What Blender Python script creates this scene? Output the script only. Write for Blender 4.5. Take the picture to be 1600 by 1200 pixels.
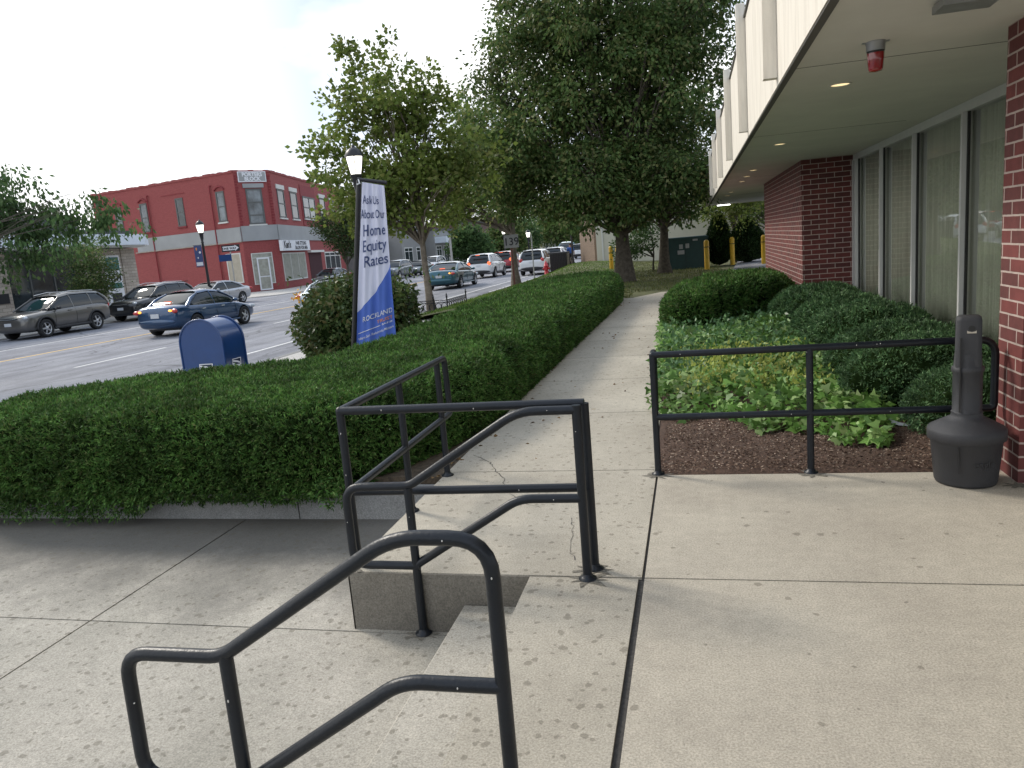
import bpy, bmesh, math, random
import numpy as np
from mathutils import Vector, Matrix
random.seed(7); RNG = np.random.default_rng(11)
PI = math.pi
S = bpy.context.scene
C = S.collection
for o in list(bpy.data.objects): bpy.data.objects.remove(o)

# ------------------------------------------------------------ camera, sky, sun, exposure
cam = bpy.data.cameras.new('camera'); camo = bpy.data.objects.new('camera', cam); C.objects.link(camo)
cam.sensor_width = 36; cam.lens = 1186.84 / 1600 * 36; cam.clip_start = .05; cam.clip_end = 3000
pitch, roll, yaw = math.radians(-10.2345), math.radians(-4.8408), math.radians(-13.8752)
fwd = Vector((math.sin(yaw)*math.cos(pitch), math.cos(yaw)*math.cos(pitch), math.sin(pitch)))
rt = Vector((math.cos(yaw), -math.sin(yaw), 0)); up = rt.cross(fwd)
r2 = rt*math.cos(roll) + up*math.sin(roll); u2 = -rt*math.sin(roll) + up*math.cos(roll)
M = Matrix((r2, u2, -fwd)).transposed().to_4x4(); M.translation = (0, 0, 1.65)
camo.matrix_world = M
S.camera = camo
S.view_settings.view_transform = 'Standard'; S.view_settings.look = 'None'
S.view_settings.exposure = 0.68; S.view_settings.gamma = 1.0
S.render.resolution_x = 1024; S.render.resolution_y = 768
S.cycles.max_bounces = 6; S.cycles.transparent_max_bounces = 12
S.cycles.sample_clamp_indirect = 6

SUN_EL, SUN_AZ = math.radians(38), math.radians(-62)      # azimuth from +Y, towards -X
W = bpy.data.worlds.new('World'); S.world = W; W.use_nodes = True
nt = W.node_tree; nt.nodes.clear()
def wn(t, **k):
    n = nt.nodes.new(t)
    for a, b in k.items(): setattr(n, a, b)
    return n
out = wn('ShaderNodeOutputWorld'); bg = wn('ShaderNodeBackground'); sky = wn('ShaderNodeTexSky')
sky.sky_type = 'NISHITA'; sky.sun_disc = False; sky.sun_elevation = SUN_EL; sky.sun_rotation = SUN_AZ
sky.air_density = 1.0; sky.dust_density = 2.5
tc = wn('ShaderNodeTexCoord'); mp = wn('ShaderNodeMapping'); mp.inputs['Scale'].default_value = (1, 1, 2.6)
no = wn('ShaderNodeTexNoise'); no.inputs['Scale'].default_value = 1.7; no.inputs['Detail'].default_value = 6; no.inputs['Roughness'].default_value = .55
cr = wn('ShaderNodeValToRGB'); cr.color_ramp.elements[0].position = .49; cr.color_ramp.elements[1].position = .68
sx = wn('ShaderNodeSeparateXYZ'); lr = wn('ShaderNodeMapRange')
lr.inputs['From Min'].default_value = -.40; lr.inputs['From Max'].default_value = -.60; lr.inputs['To Min'].default_value = 0; lr.inputs['To Max'].default_value = 1.0
ad = wn('ShaderNodeMath', operation='MAXIMUM')
hz = wn('ShaderNodeMapRange'); hz.inputs['From Min'].default_value = .20; hz.inputs['From Max'].default_value = .02
mx2 = wn('ShaderNodeMath', operation='MAXIMUM')
pale = wn('ShaderNodeMixRGB'); pale.inputs[0].default_value = .85; pale.inputs[2].default_value = (4.5, 5.4, 7.0, 1)
mix = wn('ShaderNodeMixRGB'); mix.inputs[2].default_value = (9.6, 9.7, 9.75, 1)
bg.inputs['Strength'].default_value = .10
L = nt.links.new
L(tc.outputs['Generated'], mp.inputs[0]); L(mp.outputs[0], no.inputs['Vector']); L(no.outputs['Fac'], cr.inputs[0])
L(tc.outputs['Generated'], sx.inputs[0]); L(sx.outputs['X'], lr.inputs['Value']); L(sx.outputs['Z'], hz.inputs['Value'])
L(cr.outputs[0], ad.inputs[0]); L(lr.outputs[0], ad.inputs[1]); L(ad.outputs[0], mx2.inputs[0]); L(hz.outputs[0], mx2.inputs[1])
L(sky.outputs[0], pale.inputs[1]); L(mx2.outputs[0], mix.inputs[0]); L(pale.outputs[0], mix.inputs[1]); L(mix.outputs[0], bg.inputs[0]); L(bg.outputs[0], out.inputs[0])

sun = bpy.data.lights.new('sun', 'SUN'); sun.energy = 1.5; sun.angle = math.radians(12); sun.color = (1, .93, .83)
suno = bpy.data.objects.new('sun', sun); C.objects.link(suno)
sd = Vector((math.sin(SUN_AZ)*math.cos(SUN_EL), math.cos(SUN_AZ)*math.cos(SUN_EL), math.sin(SUN_EL)))
suno.rotation_euler = sd.to_track_quat('Z', 'Y').to_euler()

# ------------------------------------------------------------ materials
def newmat(name):
    m = bpy.data.materials.new(name); m.use_nodes = True
    t = m.node_tree; t.nodes.clear()
    o = t.nodes.new('ShaderNodeOutputMaterial'); b = t.nodes.new('ShaderNodeBsdfPrincipled')
    t.links.new(b.outputs[0], o.inputs[0]); return m, t, b, o
def nn(t, ty, ins=None, **k):
    n = t.nodes.new(ty)
    for a, v in k.items(): setattr(n, a, v)
    for a, v in (ins or {}).items():
        if hasattr(v, 'is_output'): t.links.new(v, n.inputs[a])
        else: n.inputs[a].default_value = v
    return n
def rgba(c): return (c[0], c[1], c[2], 1)
def pos(t): return t.nodes.new('ShaderNodeNewGeometry').outputs['Position']
def objc(t): return t.nodes.new('ShaderNodeTexCoord').outputs['Object']
def M_(name, col, rough=.6, metal=0, var=.0, scale=8, bump=0, bscale=60, coat=0, emit=None, es=0, spec=.5, world=False):
    m, t, b, o = newmat(name)
    vec = pos(t) if world else objc(t)
    b.inputs['Roughness'].default_value = rough; b.inputs['Metallic'].default_value = metal
    b.inputs['Specular IOR Level'].default_value = spec
    if coat: b.inputs['Coat Weight'].default_value = coat; b.inputs['Coat Roughness'].default_value = .06
    if var:
        n1 = nn(t, 'ShaderNodeTexNoise', {'Vector': vec, 'Scale': scale, 'Detail': 6, 'Roughness': .6})
        mr = nn(t, 'ShaderNodeMapRange', {'Value': n1.outputs['Fac'], 'From Min': .3, 'From Max': .7, 'To Min': 1-var, 'To Max': 1+var})
        mm = nn(t, 'ShaderNodeVectorMath', {0: col, 1: (1, 1, 1)}, operation='MULTIPLY')
        t.links.new(mr.outputs[0], mm.inputs[1])
        t.links.new(mm.outputs[0], b.inputs['Base Color'])
    else: b.inputs['Base Color'].default_value = rgba(col)
    if bump:
        n2 = nn(t, 'ShaderNodeTexNoise', {'Vector': vec, 'Scale': bscale, 'Detail': 3})
        bp = nn(t, 'ShaderNodeBump', {'Strength': bump, 'Distance': .01, 'Height': n2.outputs['Fac']})
        t.links.new(bp.outputs[0], b.inputs['Normal'])
    if emit: b.inputs['Emission Color'].default_value = rgba(emit); b.inputs['Emission Strength'].default_value = es
    return m
def concrete(name, c0, c1, spots=0, dirt=None):
    m, t, b, o = newmat(name); p = pos(t)
    big = nn(t, 'ShaderNodeTexNoise', {'Vector': p, 'Scale': .9, 'Detail': 7, 'Roughness': .62})
    cr = nn(t, 'ShaderNodeValToRGB', {'Fac': big.outputs['Fac']})
    cr.color_ramp.elements[0].position = .33; cr.color_ramp.elements[0].color = rgba(c0)
    cr.color_ramp.elements[1].position = .68; cr.color_ramp.elements[1].color = rgba(c1)
    fine = nn(t, 'ShaderNodeTexNoise', {'Vector': p, 'Scale': 120, 'Detail': 4, 'Roughness': .75})
    fr = nn(t, 'ShaderNodeMapRange', {'Value': fine.outputs['Fac'], 'From Min': .34, 'From Max': .66, 'To Min': .66, 'To Max': 1.30})
    mid = nn(t, 'ShaderNodeTexNoise', {'Vector': p, 'Scale': 14, 'Detail': 5, 'Roughness': .7})
    mf = nn(t, 'ShaderNodeMapRange', {'Value': mid.outputs['Fac'], 'From Min': .3, 'From Max': .7, 'To Min': .90, 'To Max': 1.09})
    m0 = nn(t, 'ShaderNodeVectorMath', {0: cr.outputs[0], 1: mf.outputs[0]}, operation='MULTIPLY')
    m1 = nn(t, 'ShaderNodeVectorMath', {0: m0.outputs[0], 1: fr.outputs[0]}, operation='MULTIPLY')
    isl = t.nodes.new('ShaderNodeNewGeometry').outputs['Random Per Island']
    ir = nn(t, 'ShaderNodeMapRange', {'Value': isl, 'To Min': .93, 'To Max': 1.06})
    m1 = nn(t, 'ShaderNodeVectorMath', {0: m1.outputs[0], 1: ir.outputs[0]}, operation='MULTIPLY')
    peb = nn(t, 'ShaderNodeTexVoronoi', {'Vector': p, 'Scale': 95})
    pr = nn(t, 'ShaderNodeMapRange', {'Value': peb.outputs['Distance'], 'From Min': .08, 'From Max': .22, 'To Min': 1.0, 'To Max': 0})
    pc = nn(t, 'ShaderNodeSeparateColor', {0: peb.outputs['Color']})
    pg = nn(t, 'ShaderNodeMath', {0: pc.outputs[0], 1: .72}, operation='GREATER_THAN')
    pm = nn(t, 'ShaderNodeMath', {0: pr.outputs[0], 1: pg.outputs[0]}, operation='MULTIPLY')
    pv = nn(t, 'ShaderNodeMath', {0: pm.outputs[0], 1: -.35}, operation='MULTIPLY')
    pv2 = nn(t, 'ShaderNodeMath', {0: pv.outputs[0], 1: 1.0}, operation='ADD')
    last = nn(t, 'ShaderNodeVectorMath', {0: m1.outputs[0], 1: pv2.outputs[0]}, operation='MULTIPLY').outputs[0]
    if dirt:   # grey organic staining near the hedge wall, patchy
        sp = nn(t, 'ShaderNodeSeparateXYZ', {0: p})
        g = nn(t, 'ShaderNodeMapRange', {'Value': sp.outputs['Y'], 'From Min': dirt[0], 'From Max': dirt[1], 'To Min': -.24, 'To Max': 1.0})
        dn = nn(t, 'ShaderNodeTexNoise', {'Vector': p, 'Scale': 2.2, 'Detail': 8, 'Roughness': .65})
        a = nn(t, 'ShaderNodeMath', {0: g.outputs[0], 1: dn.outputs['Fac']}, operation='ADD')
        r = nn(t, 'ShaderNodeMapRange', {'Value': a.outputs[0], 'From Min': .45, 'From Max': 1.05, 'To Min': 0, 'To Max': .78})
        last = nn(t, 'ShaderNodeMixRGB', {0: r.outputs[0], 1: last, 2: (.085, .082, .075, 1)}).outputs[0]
    if spots:
        wob = nn(t, 'ShaderNodeTexNoise', {'Vector': p, 'Scale': 28, 'Detail': 2})
        wv = nn(t, 'ShaderNodeVectorMath', {0: wob.outputs['Color'], 'Scale': .03}, operation='SCALE')
        pp = nn(t, 'ShaderNodeVectorMath', {0: p, 1: wv.outputs[0]}, operation='ADD')
        vals = []
        for sc, rad, off in ((8, .175, 0), (13, .20, 3.3)):
            po = nn(t, 'ShaderNodeVectorMath', {0: pp.outputs[0], 1: (off, off*.7, 0)}, operation='ADD')
            flat = nn(t, 'ShaderNodeVectorMath', {0: po.outputs[0], 1: (1, 1, 0)}, operation='MULTIPLY')
            v = nn(t, 'ShaderNodeTexVoronoi', {'Vector': flat.outputs[0], 'Scale': sc}, voronoi_dimensions='2D')
            c = nn(t, 'ShaderNodeSeparateColor', {0: v.outputs['Color']})
            rr = nn(t, 'ShaderNodeMath', {0: c.outputs[1], 1: rad}, operation='MULTIPLY')
            d = nn(t, 'ShaderNodeMath', {0: rr.outputs[0], 1: v.outputs['Distance']}, operation='SUBTRACT')
            e = nn(t, 'ShaderNodeMapRange', {'Value': d.outputs[0], 'From Min': 0, 'From Max': .035, 'To Min': 0, 'To Max': 1})
            g = nn(t, 'ShaderNodeMath', {0: c.outputs[0], 1: spots}, operation='LESS_THAN')
            vals.append(nn(t, 'ShaderNodeMath', {0: e.outputs[0], 1: g.outputs[0]}, operation='MULTIPLY').outputs[0])
        mxx = nn(t, 'ShaderNodeMath', {0: vals[0], 1: vals[1]}, operation='MAXIMUM')
        am = nn(t, 'ShaderNodeMath', {0: mxx.outputs[0], 1: .50}, operation='MULTIPLY')
        last = nn(t, 'ShaderNodeMixRGB', {0: am.outputs[0], 1: last, 2: (.13, .115, .085, 1)}).outputs[0]
    t.links.new(last, b.inputs['Base Color']); b.inputs['Roughness'].default_value = .88
    b.inputs['Specular IOR Level'].default_value = .3
    bp = nn(t, 'ShaderNodeBump', {'Strength': .35, 'Distance': .004, 'Height': fine.outputs['Fac']})
    t.links.new(bp.outputs[0], b.inputs['Normal'])
    return m
def streaked(name, c):
    m, t, b, o = newmat(name); p = pos(t)
    v = nn(t, 'ShaderNodeVectorMath', {0: p, 1: (5, 5, .55)}, operation='MULTIPLY')
    a = nn(t, 'ShaderNodeTexNoise', {'Vector': v.outputs[0], 'Scale': 2.2, 'Detail': 7, 'Roughness': .65})
    r = nn(t, 'ShaderNodeMapRange', {'Value': a.outputs['Fac'], 'From Min': .45, 'From Max': .78, 'To Min': 0, 'To Max': .55})
    mx = nn(t, 'ShaderNodeMixRGB', {0: r.outputs[0], 1: rgba(c), 2: (.42, .38, .31, 1)})
    f = nn(t, 'ShaderNodeTexNoise', {'Vector': p, 'Scale': 70, 'Detail': 3})
    bp = nn(t, 'ShaderNodeBump', {'Strength': .3, 'Distance': .006, 'Height': f.outputs['Fac']})
    t.links.new(mx.outputs[0], b.inputs['Base Color']); t.links.new(bp.outputs[0], b.inputs['Normal']); b.inputs['Roughness'].default_value = .85; return m
def asphaltmat():
    m = concrete('worn asphalt', (.215, .22, .245), (.31, .315, .34)); t = m.node_tree
    b = next(n for n in t.nodes if n.type == 'BSDF_PRINCIPLED'); src = b.inputs['Base Color'].links[0].from_socket; p = pos(t)
    v = nn(t, 'ShaderNodeVectorMath', {0: p, 1: (1.1, .05, 0)}, operation='MULTIPLY')
    a = nn(t, 'ShaderNodeTexNoise', {'Vector': v.outputs[0], 'Scale': 1.6, 'Detail': 5, 'Roughness': .6})
    r = nn(t, 'ShaderNodeMapRange', {'Value': a.outputs['Fac'], 'From Min': .35, 'From Max': .65, 'To Min': .74, 'To Max': 1.12})
    x = nn(t, 'ShaderNodeVectorMath', {0: src, 1: r.outputs[0]}, operation='MULTIPLY')
    w = nn(t, 'ShaderNodeTexNoise', {'Vector': p, 'Scale': .9, 'Detail': 3}); wv = nn(t, 'ShaderNodeVectorMath', {0: w.outputs['Color'], 'Scale': 1.5}, operation='SCALE')
    pv = nn(t, 'ShaderNodeVectorMath', {0: p, 1: wv.outputs[0]}, operation='ADD'); p2 = nn(t, 'ShaderNodeVectorMath', {0: pv.outputs[0], 1: (1, .45, 0)}, operation='MULTIPLY')
    c = nn(t, 'ShaderNodeTexVoronoi', {'Vector': p2.outputs[0], 'Scale': .32}, voronoi_dimensions='2D', feature='DISTANCE_TO_EDGE')
    cr = nn(t, 'ShaderNodeMapRange', {'Value': c.outputs['Distance'], 'From Min': .004, 'From Max': .012, 'To Min': .62, 'To Max': 1})
    y = nn(t, 'ShaderNodeVectorMath', {0: x.outputs[0], 1: cr.outputs[0]}, operation='MULTIPLY'); t.links.new(y.outputs[0], b.inputs['Base Color']); return m
def brick(name, c1, c2, mortar, bw, rh, ms, bump=.6, var=.25):
    m, t, b, o = newmat(name); p = pos(t)
    s = nn(t, 'ShaderNodeSeparateXYZ', {0: p})
    u = nn(t, 'ShaderNodeMath', {0: s.outputs['X'], 1: s.outputs['Y']}, operation='ADD')
    v = nn(t, 'ShaderNodeCombineXYZ', {'X': u.outputs[0], 'Y': s.outputs['Z']})
    wo = nn(t, 'ShaderNodeTexNoise', {'Vector': p, 'Scale': 22, 'Detail': 2})
    wv = nn(t, 'ShaderNodeVectorMath', {0: wo.outputs['Color'], 'Scale': .004}, operation='SCALE')
    v2 = nn(t, 'ShaderNodeVectorMath', {0: v.outputs[0], 1: wv.outputs[0]}, operation='ADD')
    br = nn(t, 'ShaderNodeTexBrick', {'Vector': v2.outputs[0], 'Color1': rgba(c1), 'Color2': rgba(c2), 'Mortar': rgba(mortar), 'Scale': 1,
        'Mortar Size': ms, 'Mortar Smooth': .15, 'Bias': -.1, 'Brick Width': bw, 'Row Height': rh})
    n1 = nn(t, 'ShaderNodeTexNoise', {'Vector': p, 'Scale': 14, 'Detail': 8, 'Roughness': .7})
    mr = nn(t, 'ShaderNodeMapRange', {'Value': n1.outputs['Fac'], 'From Min': .25, 'From Max': .75, 'To Min': 1-var, 'To Max': 1+var})
    mm = nn(t, 'ShaderNodeVectorMath', {0: br.outputs['Color'], 1: mr.outputs[0]}, operation='MULTIPLY')
    t.links.new(mm.outputs[0], b.inputs['Base Color']); b.inputs['Roughness'].default_value = .8
    bp = nn(t, 'ShaderNodeBump', {'Strength': bump, 'Distance': -.006, 'Height': br.outputs['Fac']})
    n3 = nn(t, 'ShaderNodeTexNoise', {'Vector': p, 'Scale': 120, 'Detail': 4})
    bp2 = nn(t, 'ShaderNodeBump', {'Strength': .25, 'Distance': .003, 'Height': n3.outputs['Fac'], 'Normal': bp.outputs[0]})
    t.links.new(bp2.outputs[0], b.inputs['Normal'])
    return m
def leafmat(name, cols, trans=.3, rough=.5, patch=None, fine=0):
    m = bpy.data.materials.new(name); m.use_nodes = True; t = m.node_tree; t.nodes.clear()
    g = t.nodes.new('ShaderNodeNewGeometry')
    cr = nn(t, 'ShaderNodeValToRGB', {'Fac': g.outputs['Random Per Island']})
    e = cr.color_ramp.elements
    while len(e) < len(cols): e.new(.5)
    for i, c in enumerate(cols): e[i].position = i/(len(cols)-1) if len(cols) > 1 else 0; e[i].color = rgba(c)
    n1 = nn(t, 'ShaderNodeTexNoise', {'Vector': g.outputs['Position'], 'Scale': patch or 1.2, 'Detail': 3})
    mr = nn(t, 'ShaderNodeMapRange', {'Value': n1.outputs['Fac'], 'From Min': .3, 'From Max': .7, 'To Min': .60, 'To Max': 1.42})
    mm = nn(t, 'ShaderNodeVectorMath', {0: cr.outputs[0], 1: mr.outputs[0]}, operation='MULTIPLY')
    if fine:
        n2 = nn(t, 'ShaderNodeTexNoise', {'Vector': g.outputs['Position'], 'Scale': fine, 'Detail': 1})
        m2 = nn(t, 'ShaderNodeMapRange', {'Value': n2.outputs['Fac'], 'From Min': .35, 'From Max': .65, 'To Min': .62, 'To Max': 1.38})
        mm = nn(t, 'ShaderNodeVectorMath', {0: mm.outputs[0], 1: m2.outputs[0]}, operation='MULTIPLY')
    b = nn(t, 'ShaderNodeBsdfPrincipled', {'Base Color': mm.outputs[0], 'Roughness': rough, 'Specular IOR Level': .22})
    tr = nn(t, 'ShaderNodeBsdfTranslucent', {'Color': mm.outputs[0]})
    mx = nn(t, 'ShaderNodeMixShader', {0: trans, 1: b.outputs[0], 2: tr.outputs[0]})
    o = nn(t, 'ShaderNodeOutputMaterial', {0: mx.outputs[0]})
    return m
def carpaint(name, c, metal=.5, rough=.3):
    return M_(name, c, rough, metal, coat=1.0, var=.04, scale=3)

MAT = dict(
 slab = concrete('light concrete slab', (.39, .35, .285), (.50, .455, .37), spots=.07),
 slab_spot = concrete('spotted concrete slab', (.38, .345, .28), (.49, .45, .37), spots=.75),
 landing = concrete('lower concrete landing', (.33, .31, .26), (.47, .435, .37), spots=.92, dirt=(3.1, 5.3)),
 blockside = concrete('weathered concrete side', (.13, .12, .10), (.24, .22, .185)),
 joint = M_('dark joint filler', (.055, .052, .048), .95, var=.3, scale=60, bump=.5, world=True),
 granite = concrete('granite kerb', (.22, .22, .21), (.34, .335, .32)),
 walk = concrete('street pavement concrete', (.42, .40, .37), (.52, .50, .46)),
 asphalt = asphaltmat(),
 white = M_('road paint white', (.66, .66, .65), .7, var=.22, scale=12, world=True),
 yellow = M_('road paint yellow', (.66, .42, .12), .7, var=.22, scale=9, world=True),
 mulch = M_('bark mulch', (.085, .05, .034), .95, var=.6, scale=45, bump=1, bscale=90, world=True),
 chip = leafmat('mulch chip', [(.06, .035, .025), (.13, .08, .055), (.22, .15, .11), (.45, .36, .28)], trans=0, rough=.9),
 dirt = M_('dry soil', (.10, .075, .05), .95, var=.5, scale=20, bump=1, world=True),
 brick = brick('dark red brick', (.165, .040, .036), (.095, .030, .028), (.44, .35, .31), .25, .0835, .0065),
 cream = streaked('cream precast', (.76, .71, .62)),
 soffit = M_('soffit plaster', (.66, .65, .59), .85, var=.07, scale=1.3, world=True),
 drip = M_('drip edge', (.10, .095, .085), .8),
 alu = M_('aluminium frame', (.66, .66, .65), .4, .15, var=.04),
 gasket = M_('black gasket', (.02, .02, .02), .6),
 curtain = M_('pleated curtain', (.74, .74, .66), .9, var=.1, scale=2),
 dark = M_('dark interior', (.03, .03, .028), .9),
 rail = M_('blue black rail paint', (.006, .009, .014), .38, var=.3, scale=6, bump=.15, bscale=80, spec=.4),
 railchip = M_('chipped rail spot', (.62, .60, .56), .7),
 urn = M_('charcoal plastic', (.040, .041, .046), .55, var=.12, scale=5, bump=.35, bscale=260),
 brass = M_('metal plate', (.55, .50, .42), .4, .8),
 red = M_('red lens', (.28, .005, .008), .15, coat=1),
 steel = M_('grey steel', (.36, .37, .38), .45, .7, var=.1),
 galv = M_('galvanised post', (.42, .42, .40), .5, .5),
 black = M_('black iron', (.014, .014, .016), .4, var=.2),
 lampglass = M_('lit lamp glass', (.9, .88, .8), .3, emit=(1, .95, .84), es=1.6),
 downlight = M_('lit downlight', (.9, .7, .4), .4, emit=(1, .78, .42), es=.75),
 tube = M_('lit tube', (1, 1, 1), .4, emit=(1, 1, .96), es=3),
 trim = M_('light trim', (.62, .62, .58), .7),
 mailblue = M_('mailbox blue', (.012, .05, .17), .3, coat=.5, var=.1, scale=4),
 maildark = M_('mailbox dark blue', (.006, .015, .05), .5),
 signwhite = M_('sign white', (.74, .75, .77), .55),
 ink = M_('navy ink', (.05, .075, .19), .6), inkblack = M_('black ink', (.015, .015, .018), .6),
 bannerwhite = M_('banner cloth white', (.66, .67, .80), .85, var=.04, scale=3),
 bannerblue = M_('banner cloth blue', (.075, .15, .52), .8, var=.06, scale=3),
 orange = M_('orange print', (.75, .28, .08), .7),
 yellowpaint = M_('bollard yellow', (.62, .38, .02), .5, var=.1),
 greenbox = M_('transformer green', (.012, .045, .045), .5, var=.15),
 redpaint = brick('red painted brick', (.30, .068, .066), (.27, .058, .056), (.245, .052, .05), .22, .075, .004, bump=.5, var=.34),
 redtrim = M_('dark red trim', (.22, .022, .028), .7, var=.15, scale=2),
 band = M_('grey panel band', (.30, .31, .31), .6, var=.1, scale=.6),
 winframe = M_('window frame grey', (.10, .105, .10), .6), stone = brick('buff ledge stone', (.48, .42, .35), (.34, .29, .24), (.17, .15, .125), .45, .16, .008),
 glass = M_('dark window glass', (.035, .045, .05), .04, spec=.6, var=.8, scale=.9), glasspale = M_('half drawn window blind', (.13, .15, .16), .10, var=.7, scale=1.1),
 blindwin = M_('papered shop window', (.33, .33, .28), .3, var=.25, scale=3), maroon = M_('maroon doorway', (.045, .006, .010), .8),
 board = M_('plywood board', (.42, .38, .30), .8, var=.12, scale=3),
 canopywhite = M_('white canopy metal', (.66, .72, .78), .4, var=.05), greensign = M_('green sign', (.02, .12, .10), .5), tealsign = M_('teal sign', (.04, .25, .24), .5),
 bark = M_('rough bark', (.095, .08, .062), .95, var=.45, scale=9, bump=1, bscale=18), barkpale = M_('plane tree bark', (.17, .14, .105), .9, var=.45, scale=7, bump=.7, bscale=14),
 tanbrick = brick('tan brick', (.17, .115, .075), (.13, .09, .06), (.33, .27, .21), .22, .075, .006), creamwall = M_('cream stucco', (.55, .53, .44), .85, var=.06, scale=.8, world=True),
 brownwall = brick('brown brick', (.13, .06, .05), (.10, .05, .04), (.2, .17, .15), .22, .075, .006), greywall = M_('grey render', (.26, .26, .25), .8, var=.1, scale=.6), roofing = M_('dark roofing', (.07, .07, .075), .8, var=.15, scale=2),
 skin = M_('skin', (.40, .24, .17), .6), shirt = M_('blue shirt', (.04, .12, .42), .8), trousers = M_('dark trousers', (.02, .02, .025), .8), hair = M_('dark hair', (.02, .014, .01), .7),
 hydrant = M_('hydrant red', (.52, .02, .03), .4, coat=.4), rubber = M_('tyre rubber', (.018, .018, .018), .8), alloy = M_('alloy wheel', (.50, .51, .52), .3, .8), carglass = M_('car glass', (.010, .016, .018), .03, spec=.55),
 headlamp = M_('headlamp lens', (.55, .58, .60), .12, coat=1), tail = M_('tail lamp', (.50, .014, .014), .2, coat=1), brake = M_('lit brake lamp', (.6, .05, .02), .3, emit=(1, .16, .05), es=1.1), amber = M_('lit signal lamp', (.8, .3, .05), .3, emit=(1, .42, .06), es=1.2),
 plastic = M_('black trim plastic', (.022, .022, .024), .6), plate = M_('number plate', (.60, .62, .64), .5), chrome = M_('chrome strip', (.6, .6, .6), .15, 1),
 lawnbase = M_('lawn soil', (.11, .115, .045), .95, var=.5, scale=1.5, bump=.6, bscale=30, world=True),
 grass = leafmat('grass blade', [(.08, .12, .03), (.13, .165, .05), (.21, .20, .09), (.15, .165, .045)], trans=.25, patch=.5),
 grassbright = leafmat('bright grass blade', [(.08, .15, .025), (.12, .20, .036), (.15, .23, .045)], trans=.25, patch=.5),
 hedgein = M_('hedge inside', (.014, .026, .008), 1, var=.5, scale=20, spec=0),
 hedgeleaf = leafmat('yew hedge needles', [(.028, .070, .015), (.045, .108, .022), (.066, .152, .030), (.085, .180, .038), (.125, .225, .055), (.11, .12, .045)], trans=.18, rough=.6, patch=2.5, fine=15),
 yewleaf = leafmat('bluish yew needles', [(.038, .088, .038), (.064, .132, .055), (.098, .18, .074), (.145, .235, .10)], trans=.15, rough=.55, patch=3, fine=13),
 lindenleaf = leafmat('linden leaves', [(.055, .10, .030), (.085, .145, .042), (.125, .19, .055), (.23, .22, .095)], trans=.42, patch=.55),
 planeleaf = leafmat('plane tree leaves', [(.10, .15, .03), (.145, .20, .042), (.20, .26, .06), (.23, .24, .08)], trans=.45, patch=.7),
 streetleaf = leafmat('street tree leaves', [(.05, .10, .035), (.08, .145, .05), (.12, .19, .065)], trans=.4, patch=.7),
 mapleleaf = leafmat('reddish maple leaves', [(.03, .06, .02), (.045, .085, .024), (.06, .10, .03), (.11, .07, .04)], trans=.3, patch=1.2),
 bushleaf = leafmat('broad bush leaves', [(.045, .080, .024), (.065, .105, .030), (.09, .135, .038), (.13, .11, .045)], trans=.2, rough=.42, patch=2.5),
 ivyleaf = leafmat('ivy leaves', [(.075, .15, .035), (.12, .24, .05), (.18, .33, .075), (.32, .42, .17)], trans=.25, rough=.4, patch=2),
 euoleaf = leafmat('yellow green shoots', [(.36, .42, .09), (.50, .52, .15), (.26, .36, .07)], trans=.3),
 coniferleaf = leafmat('conifer needles', [(.018, .040, .014), (.03, .06, .02), (.04, .075, .024)], trans=.15, patch=3),
 pachleaf = leafmat('blue green ground leaves', [(.07, .15, .06), (.11, .22, .085), (.19, .31, .15)], trans=.2, rough=.35, patch=3),
 dryleaf = leafmat('dry leaf', [(.16, .09, .04), (.25, .16, .07), (.10, .06, .03)], trans=.1, rough=.8), yellowflower = leafmat('yellow flower', [(.7, .42, .04), (.8, .35, .03)], trans=.2),
 rust = M_('rusty post', (.13, .05, .035), .8, var=.3),
 stain = M_('foot stain', (.17, .155, .125), .95, var=.5, scale=60, world=True),
 crack = M_('crack', (.06, .055, .05), .95), ground = M_('far ground', (.10, .105, .08), .95, var=.3, scale=.2, world=True),
)

# ------------------------------------------------------------ object helpers
def tag(o, label=None, cat=None, group=None, kind=None):
    if label: o['label'] = label
    if cat: o['category'] = cat
    if group: o['group'] = group
    if kind: o['kind'] = kind
    return o
def thing(name, label, cat, loc=(0, 0, 0), rz=0, group=None):
    o = bpy.data.objects.new(name, None); C.objects.link(o); o.empty_display_size = .2
    o.location = loc; o.rotation_euler = (0, 0, rz)
    o.matrix_world = Matrix.Translation(loc) @ Matrix.Rotation(rz, 4, 'Z')
    return tag(o, label, cat, group)
def kids(o): return [c for c in bpy.data.objects if c.parent == o]
def dup(root, loc, rz=0, label=None):
    r = root.copy(); C.objects.link(r); r.location = loc; r.rotation_euler = (0, 0, rz)
    if label: r['label'] = label
    for ch in kids(root):
        c = ch.copy(); C.objects.link(c); c.parent = r
        for g in kids(ch):
            d = g.copy(); C.objects.link(d); d.parent = c
    return r
def wmat(o):
    m = Matrix.Translation(o.location) @ o.rotation_euler.to_matrix().to_4x4()
    m = m @ Matrix.Diagonal((*o.scale, 1))
    return (wmat(o.parent) @ m) if o.parent else m
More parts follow.
